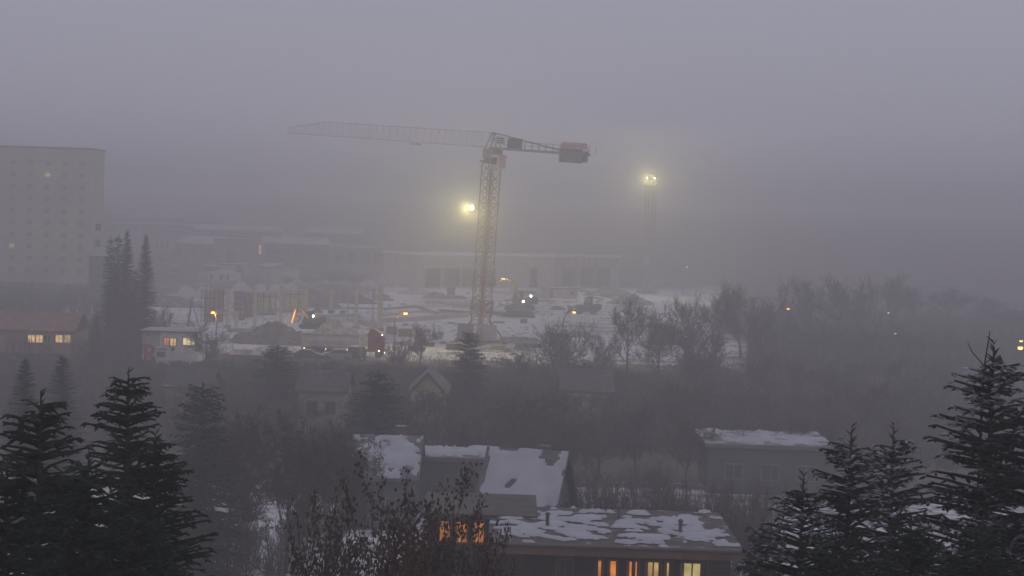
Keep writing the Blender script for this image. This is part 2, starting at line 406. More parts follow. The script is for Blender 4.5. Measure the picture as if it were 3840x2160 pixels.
building('site_hut', 'low pale concrete hut with dark doorway and snowy flat roof, right of the lit excavator', 'hut', (2052, 1118), (2166, 1120), 1083, 4, mat('hut_wall', (.50, .46, .37), .9, .15, .6), 'flat', ROOFSNOW, wins=[(.83, .55, .9, .8)], doors=[(.12, 1.0, 1.9)])

# --- yard and works buildings to the left, fading into the fog
t, W, H = building('octagonal_roofed_house', 'low white house with four windows and a raised round lantern on its snowy roof', 'house', (745, 1051), (880, 1056), 1024, 7, mat('white_render', (.88, .86, .83), .9, .08, .5), 'hip', ROOFSNOW, 1.0,
    wins=[(.17, .5, .6, 1.2), (.36, .5, .6, 1.2), (.63, .5, .6, 1.2), (.81, .5, .6, 1.2)], over=.5)
l = MB(); l.cyl((2.4, 3.5, H + .5), (2.4, 3.5, H + 1.9), 2.0, 16); l.build('lantern_wall', CONCD, t)
l = MB(); l.tube([(2.4, 3.5, H + 1.9), (2.4, 3.5, H + 2.1), (2.4, 3.5, H + 2.8)], [2.5, 2.5, .5], 16); l.build('lantern_roof', ROOFSNOW, t)
MB().box((1.2, -.9, 1.4), (2.2, 1.6, 2.2)).build('porch', WALLP, t)
building('flat_shed', 'pale flat roofed shed between the white house and the panelled shed', 'shed', (822, 1033), (918, 1036), 993, 9, mat('shed_wall', (.60, .56, .51), .9, .1, .4), 'flat', ROOFSNOW, wins=[(.78, .5, 1.6, 3.0)], doors=[(.9, .9, 2.2)])
t, W, H = building('panelled_shed', 'pale panelled shed with a snowy pitched roof, right of the white lantern house', 'shed', (1014, 1056), (1082, 1054), 1005, 13, PANELS, 'gablefront', ROOFSNOW, .9)
t.rotation_euler = (0, 0, R(22))
for k in range(3): MB().box((W * (k + .5) / 3, -.04, 1.9), (W / 3 - .25, .1, 3.3)).build('door_leaf', mat('pale_door', (.58, .55, .50), .8, .1), t)
for k in range(3): MB().box((-.05, 2.2 + 4.2 * k, 2), (.1, 3.6, 3.2)).build('side_panel', CONC, t)

building('beige_works_block', 'plain beige windowless block with a stepped top, behind the pale sheds', 'building', (800, 984), (930, 988), 897, 12, WALLB, 'flat', ROOFTHIN, doors=[(.5, 3, 4)])
building('lower_works_block', 'beige block with one tall lit window at its corner, behind the panelled shed', 'building', (932, 985), (988, 987), 912, 12, WALLB, 'flat', ROOFTHIN, wins=[(.75, .7, .9, 3)], pane=LITW)
building('gabled_workshop', 'grey workshop with tall windows under a snow edged pitched roof, left of the beige block', 'building', (655, 958), (798, 966), 914, 22, WALLG, 'gable', ROOFTHIN, 2.2, wins=grid(5, 1, 1.6, 2.6, .12, .9, .4, .4))
building('yellow_panel_building', 'yellowish panelled building just right of the tall spruces', 'building', (574, 938), (640, 940), 905, 14, WALLY, 'flat', ROOFTHIN, wins=grid(3, 1, 1.0, 2.2, .2, .8, .5, .5))
building('long_grey_works', 'long dark grey works building with snow lines on its roof, right of the beige blocks', 'building', (985, 985), (1235, 988), 915, 25, WALLG, 'gable', ROOFTHIN, 2.0, wins=grid(7, 1, 2.2, 1.6, .08, .92, .6, .6))
building('low_brick_works', 'low reddish works building with an open dark bay, left of the hall shell', 'building', (1236, 985), (1452, 990), 930, 20, mat('dull_brick', (.27, .20, .17), .9, .15, .4), 'flat', ROOFTHIN, wins=grid(4, 1, 3, 3.2, .15, .85, .4, .4))
building('far_snowy_hall', 'far long hall with snow line on its roof and dark gates above the grey works', 'building', (1140, 905), (1350, 912), 874, 30, WALLG, 'gable', ROOFTHIN, 1.6, wins=grid(5, 1, 3.2, 2.4, .1, .9, .35, .35))
building('far_workshop_row', 'far low workshop row with a snow lined roof behind the beige block', 'building', (735, 893), (1060, 897), 862, 30, WALLG, 'gable', ROOFTHIN, 1.6, wins=grid(9, 1, 2.2, 2.0, .06, .94, .4, .4))
building('far_lit_annex', 'small pale annex with a lit wall at the end of the far workshop row', 'building', (1045, 886), (1075, 887), 868, 8, WALLP, 'flat', ROOFTHIN)
tr = 0
for a, b in (((392, 838), (520, 842)), ((525, 842), (660, 846)), ((665, 846), (812, 850))):
    building('far_terrace', ['farthest dull red row of dark windowed units, nearest to the spruces', 'farthest dull red row of dark windowed units, in the middle of three', 'farthest dull red row of dark windowed units, rightmost of three'][tr], 'building', a, b, a[1] - 26, 12, mat('dull_red', (.36, .20, .17), .9, .1, .3), 'flat', ROOFTHIN,
             wins=grid(5, 1, 4.0, 1.7, .12, .88, .6, .6), group='farthest row of units on the hillside'); tr += 1
building('far_long_shed', 'long low dark shed with a white roof edge under the farthest red units', 'building', (388, 868), (900, 884), 838, 25, mat('dark_cladding', (.16, .155, .17), .8, .1, .3), 'flat', ROOFSNOW, wins=grid(8, 1, 3, 1.2, .06, .94, .35, .35))

# --- tower block and red house at the left edge
def tower_block():
    TD = 470
    a = at(-60, 1240, TD); b = at(326, 1240, TD)
    W = b.x - a.x; top = at(160, 553, TD).z
    t = thing('tower_block', 'tall grey tower block fading into fog at the left edge', 'building', (a.x, TD, -.2))
    wl = mat('tower_render', (.52, .50, .33), .9, .12, .12)
    MB().box((W / 2, 8, top / 2), (W, 16, top)).build('wall', wl, t)
    MB().box((W / 2, 8, top + .2), (W + .5, 16.5, .4)).build('roof', ROOFSNOW, t)
    random.seed(5)
    for j in range(10):
        for i in range(6):
            x = 2.2 + i * (W - 4.2) / 5; z = 3.2 + j * (top - 5) / 9.6
            f = MB(); f.box((x, -.04, z), (1.5, .12, 1.3)); fo = f.build('window', mat('tower_frame', (.47, .44, .34), .9, .1), t)
            MB().box((x, -.08, z), (1.3, .08, 1.1)).build('pane', LITY if (i, j) in ((3, 8), (1, 2)) else mat('tower_glass', (.24, .235, .20), .3, .1), fo)
    for j in range(10): MB().box((W * .5, -.02, 1.8 + j * (top - 5) / 9.6), (W, .08, .14)).build('floor_band', CONC, t)
    a = at(328, 1240, 380); b = at(392, 1240, 380)
    t2 = thing('stair_tower', 'narrow dark slab of a building beside the grey tower block', 'building', (a.x, 380, -.2))
    h = at(350, 960, 380).z
    MB().box(((b.x - a.x) / 2, 5, h / 2), (b.x - a.x, 10, h)).build('wall', WALLG, t2)
    MB().box(((b.x - a.x) / 2, 5, h + .15), (b.x - a.x + .4, 10.4, .3)).build('roof', ROOFSNOW, t2)
    for j in range(5): window_part(t2, (b.x - a.x) / 2, 3 + j * 3.2, 1.1, 1.4, GLASS, CONC)
    # red house
    a = at(-80, 1330, 262); b = at(270, 1330, 262); W = b.x - a.x
    t3 = thing('red_house', 'reddish house with a row of lit windows below the grey tower block', 'house', (a.x, 262, -.2))
    h = at(50, 1235, 262).z
    MB().box((W / 2, 5, h / 2), (W, 10, h)).build('wall', WALLR, t3)
    roof_mb('gable', W, 10, h, 2.2).build('roof', mat('red_tiles', (.30, .16, .13), .9, .2, 1, snow=.1), t3)
    for k, px in enumerate((118, 148, 178, 222, 252)):
        x = at(px, 1270, 262).x - a.x
        window_part(t3, x, at(px, 1270, 262).z + .2, 1.0, 1.1, (LITW, LITW, GLASS, LITW, LITY)[k], WALLP)
tower_block()

# --- houses half hidden among the trees below the site, and the snowy roofs of the gardens
def cottage(name, label, pxl, pxr, dist, ztop, depth, wall, roof, roofmat, rise, wins=(), pane=None, group=None, rz=0.0, cat='house'):
    xl = at(pxl, 1500, dist).x; xr = at(pxr, 1500, dist).x; W = xr - xl
    t = thing(name, label, cat, (xl, dist, -.2), rz, group)
    w = MB(); w.box((W / 2, depth / 2, ztop / 2), (W, depth, ztop))
    if roof == 'gable': w.prism([(.02, ztop), (depth - .02, ztop), (depth / 2, ztop + rise)], .02, W - .02, 'x')
    if roof == 'gablefront': w.prism([(.02, ztop), (W - .02, ztop), (W / 2, ztop + rise)], .02, depth - .02, 'y')
    w.build('wall', wall, t); roof_mb(roof, W, depth, ztop, rise).build('roof', roofmat, t)
    for (x, z, ww, hh) in wins: window_part(t, x * W, z, ww, hh, pane or GLASS, CONCD)
    if roofmat is SN2:
        sd = pxl % 17
        if roof == 'flat': snow_cover(t, lambda u, v: (-.35 + u * (W + .7), -.35 + v * (depth + .7), ztop + .3), 40, 20, .05, .22, sd)
        else:
            for k in (0, 1): snow_cover(t, lambda u, v, k=k: (-.35 + u * (W + .7), (-.35 + v * (depth / 2 + .35)) if k == 0 else depth + .35 - v * (depth / 2 + .35), ztop + .2 + v * (rise + .03)), 34, 26, .02, .2, sd + k)
            MB().box((W * .7, depth * .62, ztop + rise * .8 + .6), (.7, .7, 1.3)).build('chimney', mat('chimney_brick', (.17, .11, .09), .9, .2, 3, snow=.3), t)
        gm = MB(); gm.tube([(-.4, -.46, ztop + .02), (W + .4, -.46, ztop + .02)], .07, 8); gm.tube([(W + .2, -.46, ztop), (W + .2, -.1, ztop - .3), (W + .1, -.1, .2)], .05, 6); gm.build('gutter', STEEL, t)
    return t, W
SN2 = mat('worn_sheet_roof', (.15, .14, .14), .9, .2, 1, snow=.3, snowscale=.9)
cottage('garden_house', 'house with a broad white snow covered roof in the gardens, middle of the picture', 1330, 1560, 128, 3.6, 9, WALLG, 'gable', SN2, 2.3, [(.3, 1.8, 1.2, 1.2), (.7, 1.8, 1.2, 1.2)])
cottage('long_garden_shed', 'low snow topped shed running right from the snowy garden house', 1570, 1850, 136, 4.0, 5, WALLG, 'flat', SN2, 1, [(.3, 1.8, 1.0, 1.0), (.6, 1.8, 1.0, 1.0)], cat='shed')
cottage('flat_roofed_house', 'dark house with a long flat white roof among bare trees on the right', 2670, 3125, 150, 3.9, 9, mat('dark_render', (.11, .105, .10), .9, .2, .5), 'flat', SN2, 1, [(.2, 2, 1.4, 1.2), (.5, 2, 1.4, 1.2), (.8, 2, 1.4, 1.2)])
t_, W_ = cottage('snowy_garage', 'small garage with a big steep white roof beside the snowy garden', 1800, 2075, 110, 3.5, 7, WALLG, 'gable', SN2, 4.2, (), rz=R(-14), cat='garage')
cottage('pinkish_house', 'pinkish grey house showing between trees right of the crane foot', 2110, 2290, 205, 2.6, 8, mat('pink_render', (.42, .33, .31), .9, .1, .5), 'gable', ROOFDARK, 2, [(.3, 1.6, 1.1, 1.1), (.7, 1.6, 1.1, 1.1)])
cottage('yellow_walled_house', 'yellowish walled house between dark conifers below the crane', 1540, 1665, 190, 3.4, 8, mat('yellow_render', (.50, .45, .26), .9, .1, .5), 'gablefront', ROOFTHIN, 2, [(.3, 2.2, 1.0, 1.2), (.7, 2.2, 1.0, 1.2)])
cottage('brownish_house', 'brownish house among trees under the parked lorry', 1120, 1290, 178, 4.4, 8, mat('brown_render', (.36, .30, .27), .9, .1, .5), 'gable', ROOFDARK, 1.5, [(.3, 3.0, 1.0, 1.2), (.7, 3.0, 1.0, 1.2)])
cottage('street_row_house', 'low greyish house with pale roof left of the dark conifers', 620, 780, 190, 3.2, 7, WALLR, 'gable', ROOFDARK, 1.6, [(.3, 1.9, 1.0, 1.0), (.7, 1.9, 1.0, 1.0)])
0 and cottage('crane_side_house', 'pale grey house just under the snowy site edge, right of the crane foot', 1880, 2060, 232, 5.6, 8, WALLP, 'gable', ROOFTHIN, 1.0, [(.3, 4, 1.1, 1.2), (.7, 4, 1.1, 1.2)])

# the lit house at the bottom
def lit_house():
    D = 88.0
    xl = at(1860, 2100, D).x; xr = at(2740, 2100, D).x; W = xr - xl
    ztop = at(2300, 2035, D).z
    t = thing('lit_house', 'flat roofed house with orange and yellow lit windows at the bottom edge', 'house', (xl, D, -.2))
    dk = mat('dark_timber', (.075, .055, .04), .9, .3, 1.5, stripes=(2, 5, .5, .15))
    MB().box((W / 2, 4.5, ztop / 2), (W, 9, ztop)).build('wall', dk, t)
    MB().box((W / 2, 3.9, ztop + .12), (W + .8, 11.0, .34)).build('roof', mat('wet_bitumen_roof', (.10, .085, .075), .8, .3, 1, snow=.12, snowscale=1.1), t)
    for q, (x0, x1) in enumerate(((-.4, W * .5), (W * .5, W + .4))): snow_cover(t, lambda u, v: (x0 + u * (x1 - x0), -1.5 + v * 10.8, ztop + .292), 60, 80, .26, .11, 3 + q, .9)
    for x, y in ((W * .22, 3), (W * .55, 6), (W * .8, 2.2)): MB().tube([(x, y, ztop + .2), (x, y, ztop + .9), (x, y, ztop + .95), (x, y, ztop + 1.05)], [.09, .09, .16, .05], 10).build('vent_pipe', STEEL, t)
    MB().tube([(-.4, -1.86, ztop + .28), (W + .4, -1.86, ztop + .28)], .08, 8).build('gutter', STEEL, t)
    MB().box((W / 2, -1.75, ztop + .1), (W + .9, .12, .5)).build('fascia', mat('brown_fascia', (.17, .11, .08), .7, .2), t)
    ps = [(2088, 2150, 'w'), (2232, 2262, 'o'), (2282, 2318, 'o'), (2352, 2398, 'o'), (2420, 2480, 'y'), (2495, 2520, 'y'), (2552, 2640, 'Y')]
    for a, b, k in ps:
        x0 = at(a, 2100, D).x - xl; x1 = at(b, 2100, D).x - xl
        window_part(t, (x0 + x1) / 2, ztop - 1.45, (x1 - x0), 1.7, {'w': GLASS, 'o': LITO, 'y': LITY, 'Y': glow('lit_window_pale', (.95, .75, .30), .55, .4)}[k], mat('brown_frame', (.20, .11, .06), .7, .2), bars=0 if b - a < 40 else 1)
    for a, b, k in ps:
        if k == 'w': continue
        x0 = at(a, 2100, D).x - xl; x1 = at(b, 2100, D).x - xl
        cu = MB()
        for xx, sg in ((x0, 1), (x1, -1)): cu.prism([(xx + sg * .05, -.09), (xx + sg * (.05 + .08 * (x1 - x0)), -.07), (xx + sg * (.05 + .11 * (x1 - x0)), -.085), (xx + sg * .05, -.12)], ztop - 2.25, ztop - .65, 'z')
        cu.build('curtain', mat('dark_curtain', (.16, .07, .04), .9, .3, 3), t)
        MB().box(((x0 + x1) / 2, -.14, ztop - 2.33), (x1 - x0 + .2, .24, .06)).build('window_sill', SNOW, t)
    for k in range(6):
        x = 1.2 + k * (W - 2.4) / 5
        MB().box((x, -1.5, (ztop - .1) / 2), (.16, .16, ztop - .1)).build('post', dk, t)
    # glazed annexe on the left
    xl2 = at(1600, 2000, D + 6).x; xr2 = at(1990, 2000, D + 6).x; W2 = xr2 - xl2; z2 = at(1800, 1925, D + 6).z
    t2 = thing('glazed_annexe', 'dark annexe with a dim orange lit strip of glass left of the lit house', 'annexe', (xl2, D + 6, -.2))
    MB().box((W2 / 2, 3, z2 / 2), (W2, 6, z2)).build('wall', dk, t2)
    MB().box((W2 / 2, 2.8, z2 + .12), (W2 + .6, 7, .26)).build('roof', mat('dark_sheet_roof', (.10, .085, .075), .8, .3, 1), t2)
    dim = glow('dim_orange_glass', (1.0, .36, .10), .45, .6)
    for k in range(5): window_part(t2, .9 + k * (W2 - 1.8) / 4, z2 - .75, (W2 - 1.8) / 4 - .25, 1.1, dim, mat('brown_frame', (.2, .11, .06)), bars=1)
lit_house()
# ------------------------------------------------------------------ tower crane
def lattice(mb, a, h0, h1, step, w=.14, wb=.08, cx=0, cy=0):
    c = [(cx - a / 2, cy - a / 2), (cx + a / 2, cy - a / 2), (cx + a / 2, cy + a / 2), (cx - a / 2, cy + a / 2)]
    n = max(1, round((h1 - h0) / step)); st = (h1 - h0) / n
    for x, y in c: 
        for k in range(n): mb.bar((x, y, h0 + k * st), (x, y, h0 + (k + 1) * st), w)
    for k in range(n):
        z = h0 + k * st
        for i in range(4):
            p, q = c[i], c[(i + 1) % 4]
            mb.bar((*p, z), (*q, z), wb)
            mb.bar((*p, z), (*q, z + st), wb); mb.bar((*q, z), (*p, z + st), wb)
    return mb
SLEW = 29.0
def crane():
    base = G(1800, 1287); base.z = 0
    K = .050
    warp = lambda p: Vector((p.x + K * (p.z - 3.6), p.y, p.z - K * p.x))
    t = thing('tower_crane', 'tall flat topped tower crane whose jib fades leftwards into the fog', 'crane', base, R(-40))
    a = 2.15
    u = MB()                                   # cross base with raking struts
    for sx, sy in ((1, 1), (1, -1), (-1, 1), (-1, -1)):
        u.bar((0, 0, .45), (sx * 2.9, sy * 2.9, .35), .42, .5)
        u.bar((sx * a / 2, sy * a / 2, 3.6), (sx * 2.8, sy * 2.8, .5), .24)
        u.box((sx * 2.9, sy * 2.9, .12), (.9, .9, .24))
    for i, (p, q) in enumerate((((-2.9, -2.9), (2.9, -2.9)), ((2.9, -2.9), (2.9, 2.9)), ((2.9, 2.9), (-2.9, 2.9)), ((-2.9, 2.9), (-2.9, -2.9)))): u.bar((*p, .35), (*q, .35), .2, .3)
    u.build('cross_base', mat('orange_steel', (.30, .15, .06), .7, .25, 1), t)
    for k, (x, y) in enumerate(((-1.75, -1.65), (2.25, -.95))):
        b = MB(); M = Matrix.Rotation(R(40), 3, 'Z')
        for z in range(4): b.box((x, y, .95 + z * .62), ((2.6, 3.1)[k], .75, .6), M=M)
        b.build('ballast_block', (BALLASTD, BALLAST)[k], t)
    m = MB(); m.warp = warp; lattice(m, a, .6, SLEW, 1.55, .14, .06); m.build('mast', STEELY, t)
    m = MB(); m.warp = warp
    for x, y in ((.28, .28), (-.35, .28), (-.35, -.3), (.28, -.3)):
        m.bar((x, y, .7), (x, y, SLEW), .07)
    z = .9
    while z < SLEW: m.bar((.28, .28, z), (-.35, .28, z), .05); m.bar((.28, -.3, z), (-.35, -.3, z), .05); z += .4
    for k in range(7): m.box((0, .0, 3 + k * 3.9), (1.6, 1.6, .06))
    m.build('ladder', REDST, t)
    m = MB(); m.warp = warp                    # red climbing frame low on the mast
    lattice(m, a + .35, 4.4, 7.0, 1.3, .1, .07); m.build('climbing_collar', REDST, t)
    m = MB(); m.warp = warp; m.box((-.7, -1.3, 8.6), (.9, .1, 1.3)); m.build('notice_panel', mat('pale_panel', (.5, .46, .44), .8, .1), t)
    # slewing unit, cab, winch
    m = MB(); m.warp = warp; m.cyl((0, 0, SLEW), (0, 0, SLEW + .5), 1.5, 20); m.cyl((0, 0, SLEW + .5), (0, 0, SLEW + .85), 1.25, 20); m.build('slewing_ring', STEEL, t)
    m = MB(); m.warp = warp; m.box((.1, 0, SLEW + 1.6), (2.5, 2.0, 1.6)); m.box((0, 0, SLEW + .3), (2.9, 2.5, .3)); m.build('slewing_platform', mat('grey_steel', (.34, .32, .31), .6, .15), t)
    m = MB(); m.warp = warp; m.prism([(1.2, SLEW - .6), (3.2, SLEW - .6), (3.35, SLEW + 1.5), (1.2, SLEW + 1.5)], -1.9, -.3); cab = m.build('cab', STEELP, t)
    m = MB(); m.warp = warp; m.box((2.05, -1.93, SLEW + .5), (1.3, .08, 1.1)); m.build('cab_window', GLASS, cab)
    # top lattice head
    JZ = SLEW + 2.6
    m = MB(); m.warp = warp
    for y in (-.7, .7):
        m.bar((-1.1, y, JZ - .4), (0, y * .3, JZ + 2.45), .16); m.bar((1.5, y, JZ - .4), (0, y * .3, JZ + 2.45), .16); m.bar((-1.2, y, JZ - .3), (1.6, y, JZ - .3), .18)
        m.bar((-.6, y * .65, JZ + 1.1), (.8, y * .65, JZ + 1.1), .1)
    m.build('tower_head', mat('grey_steel', (.22, .21, .20)), t)
    # jib
    m = MB(); m.warp = warp; L = 47.5; n = 30; st = L / n
    hj = lambda x: 2.35 if x < L - 9 else 2.35 - (x - L + 9) * .16
    for y in (-.65, .65):
        m.bar((0, y, JZ), (-L, y, JZ), .12)
    m.bar((0, 0, JZ + 2.35), (-(L - 9), 0, JZ + 2.35), .10); m.bar((-(L - 9), 0, JZ + 2.35), (-L, 0, JZ + .9), .12)
    for i in range(n):
        x0, x1, xm = -i * st, -(i + 1) * st, -(i + .5) * st
        m.bar((x0, -.65, JZ), (x0, .65, JZ), .06)
        for y in (-.65, .65): m.bar((x0, y, JZ), (xm, 0, JZ + hj(-xm)), .05); m.bar((xm, 0, JZ + hj(-xm)), (x1, y, JZ), .05)
        m.bar((x0, -.65, JZ), (x1, .65, JZ), .05)
    m.build('jib', STEELP, t)
    m = MB(); m.warp = warp; m.box((-17, 0, JZ - .35), (1.4, 1.3, .3)); m.build('trolley', STEELP, t)
    # counter jib
    m = MB(); m.warp = warp; LC = 19.2
    for y in (-.8, .8): m.bar((0, y, JZ - .1), (LC, y, JZ - .1), .26, .4)
    for i in range(15): m.bar((i * LC / 14, -.8, JZ - .1), (i * LC / 14, .8, JZ - .1), .12)
    m.box((LC / 2, 0, JZ + .02), (LC, 1.3, .05)); m.build('counter_jib', mat('grey_steel', (.22, .21, .20)), t)
    m = MB(); m.warp = warp
    for y in (-.95, .95):
        for i in range(13): m.bar((3.2 + i * 1.42, y, JZ), (3.2 + i * 1.42, y, JZ + 1.15), .05)
        for z in (.6, 1.15): m.bar((3.2, y, JZ + z), (LC, y, JZ + z), .05)
    m.build('handrail', STEEL, t)
    m = MB(); m.warp = warp
    for y in (-.4, .4): m.bar((0, y * .5, JZ + 2.4), (14, y, JZ + .3), .1)
    m.build('tie_bar', STEEL, t)
    for k in range(4):
        m = MB(); m.warp = warp; m.box((LC - 4.3 + k * 1.15, 0, JZ - .45), (1.08, 1.5, 2.1 if k < 3 else 1.7)); m.build('counterweight', mat('dark_counterweight', (.30, .28, .27), .9, .15), t)
    m = MB(); m.warp = warp; m.box((LC - 2.6, 0, JZ + 1.15), (4.0, 1.4, 1.0)); m.build('winch', STEELP, t)
    m = MB(); m.warp = warp; m.box((2.4, -1.05, JZ + 1.2), (2.0, .07, 1.3)); sg = m.build('sign_board', mat('board_white', (.66, .64, .62), .8, .05), t)
    m = MB(); m.warp = warp
    for z in (.85, 1.2, 1.55): m.box((2.4, -1.11, JZ + z), (1.5, .05, .13))
    m.build('sign_lettering', STEEL, sg)
    m = MB(); m.warp = warp; m.box((4.6, 0, JZ + .9), (1.8, 1.6, 1.6)); m.build('switch_cabinet', STEEL, t)
    # floodlight on the mast
    p = warp(Vector((-1.7, -1.9, 21.8)))
    m = MB(); m.bar(warp(Vector((-a / 2, -a / 2, 21.5))), p, .1); m.box(p + Vector((0, .12, 0)), (.8, .25, .55)); fl = m.build('floodlight', STEEL, t)
    MB().tube([p + Vector((0, -.12, 0)), p + Vector((0, -.42, -.1)), p + Vector((0, -.5, -.14))], [.34, .30, .12], 12).build('lens', FLOOD, fl)
    return t, p
FLOOD = glow('floodlight_lens', (1.0, .96, .50), 15)
crane_t, flp = crane()
lamp('floodlight_beam', flp + Vector((-.15, -1.0, -.2)), 19000, (1.0, .88, .36), .3, crane_t, R(125), Matrix.Rotation(R(40), 3, 'Z') @ Vector((-.12, -1, -.22)))

def light_tower():
    b = G(2428, 1100); b.z = 0
    t = thing('floodlight_tower', 'faint lattice tower in the fog carrying two bright yellow floodlights', 'light tower', b, R(-30))
    top = at(2428, 668, b.y).z
    lattice(MB(), 2.2, 0, top + 1.2, 1.6, .14, .07).build('mast', mat('grey_steel', (.34, .32, .31)), t)
    MB().box((0, 0, top + 1.3), (3.0, 3.0, .12)).build('platform', STEELP, t)
    MB().box((0, -1.15, 8.8), (1.9, .1, 1.6)).build('notice_panel', mat('pale_panel', (.5, .46, .44)), t)
    MB().box((0, 0, .4), (4.5, 4.5, .8)).build('footing', CONCD, t)
    c = MB()
    Mi = Matrix.Rotation(R(30), 3, 'Z')
    for px in (2427, 2456):
        w = at(px, 668, b.y - 1.6) - b
        l = Mi @ w
        f = MB(); f.bar((l.x, -.9, l.z), l, .12); f.box(l + Vector((0, .1, 0)), (.8, .2, .6)); fo = f.build('floodlight', STEEL, t)
        MB().tube([l + Vector((0, -.1, 0)), l + Vector((.05, -.4, 0)), l + Vector((.08, -.5, 0))], [.2, .2, .1], 12).build('lens', FLOOD, fo)
        lamp('floodlight_beam', l + Vector((-.2, -1.0, -.2)), 15000, (1.0, .88, .36), .3, t, R(140), Mi @ Vector((-.1, -1, -.15)))
light_tower()

# ------------------------------------------------------------------ street lamps
SOD = glow('sodium_lamp', (1.0, .42, .07), 2.6)
SODY = glow('sodium_lamp_pale', (1.0, .62, .20), 3.2)
GALV = mat('galvanised_pole', (.16, .15, .145), .6, .15, 2)
def street_lamp(label, px, py, dist, dx=-1.9, lens=None, size=1.0, group=None, power=0, lamp_col=(1, .45, .1)):
    h = at(px, py, dist); g = gz(h.x, dist)
    t = thing('street_lamp', label, 'street lamp', (h.x + dx, dist, g), 0, group)
    H = h.z - g; n = 9
    pts = [(0, 0, 0), (0, 0, H - 1.6)] + [(-dx * .9 * (1 - math.cos(k / n * math.pi / 2)), 0, H - 1.6 + 1.75 * math.sin(k / n * math.pi / 2)) for k in range(1, n + 1)]
    MB().tube(pts, [.11] + [.085] * (len(pts) - 2) + [.05], 8).build('post', GALV, t)
    hd = MB().tube([(-dx * .8, 0, H + .14), (-dx * 1.0, 0, H + .14), (-dx * 1.25, 0, H + .1)], [.06, .2, .1], 10).build('lamp_head', GALV, t)
    s = size
    MB().tube([(-dx - .28 * s, -.05, H), (-dx - .2 * s, -.05, H), (-dx + .2 * s, -.05, H), (-dx + .28 * s, -.05, H)], [.07 * s, .17 * s, .17 * s, .07 * s], 10).build('lamp_glass', lens or SOD, t)
    if power: lamp('lamp_light', (-dx, -.3, H - .35), power, lamp_col, .15, t)
    return t
street_lamp('curved street lamp glowing orange in front of the site, right of the red lorry', 1521, 1174, 262, -1.45, SOD, 1.1, None, 420)
street_lamp('street lamp glowing orange in front of the slatted formwork on the left', 799, 1171, 262, .5, SOD, .9, None, 420)
street_lamp('dim curved street lamp rising behind the round bare shrub right of the crane', 2153, 1171, 268, -1.5, SODY, .9, None, 60, (1, .7, .3))
street_lamp('orange street lamp among the bare trees right of the site', 2956, 1158, 300, -1.2, SOD, .9)
street_lamp('small orange street lamp high in the fog, right of the bare trees', 3332, 1173, 330, -1.2, SODY, .55)
street_lamp('pale street lamp low in the fog under the small orange one', 3357, 1250, 300, -1.0, SODY, .65)
street_lamp('bright street lamp at the right edge, the upper of two', 3829, 1279, 290, 1.0, SODY, .9)
street_lamp('bright starry street lamp at the right edge, the lower of two', 3826, 1305, 270, 1.1, SODY, 1.3, None, 60, (1, .6, .25))
street_lamp('tiny orange street lamp far in the fog right of the floodlights', 2577, 1001, 520, -1.0, SODY, .8)
street_lamp('tiny pale street lamp farthest up in the fog on the right', 2957, 942, 640, -1.0, glow('cool_lamp', (.9, .95, 1), 6), .6)
street_lamp('tiny pale street lamp far right high in the fog', 3290, 970, 600, -1.0, MATS['cool_lamp'], .45)
street_lamp('tiny pale street lamp just above the tops of the bare trees', 2735, 1057, 480, -1.0, MATS['cool_lamp'], .4)
street_lamp('tiny white street lamp above the far workshops, left of a pair', 695, 854, 690, -1.0, MATS['cool_lamp'], 1.0)
street_lamp('tiny white street lamp above the far workshops, right of a pair', 705, 854, 690, 1.0, MATS['cool_lamp'], 1.0)
# ------------------------------------------------------------------ vehicles and machines
PAINT_RED = mat('red_paint', (.26, .05, .04), .6, .12, .8, spec=.5)
PAINT_TRAY = mat('tray_paint', (.62, .60, .60), .6, .12, .8)
PAINT_Y = mat('machine_yellow', (.50, .34, .06), .5, .2, .8)
PAINT_D = mat('dirty_machine_paint', (.10, .085, .07), .7, .25, .8)
HEADL = glow('headlight_on', (1.0, .80, .45), 9); TAILL = glow('tail_light_on', (1.0, .10, .05), 4); MARKL = glow('marker_light', (1.0, .50, .12), 5)
WHITEL = glow('work_light', (.95, 1.0, .95), 12)
def wheel(parent, x, y, r, w=.32, z=None):
    z = r if z is None else z
    o = MB().tube([(x, y - w / 2, z), (x, y - w / 2 + .05, z), (x, y + w / 2 - .05, z), (x, y + w / 2, z)], [r * .9, r, r, r * .9], 18).build('wheel', RUBBER, parent)
    MB().cyl((x, y - w / 2 - .02, z), (x, y + w / 2 + .02, z), r * .5, 12).build('rim', GALV, o); return o

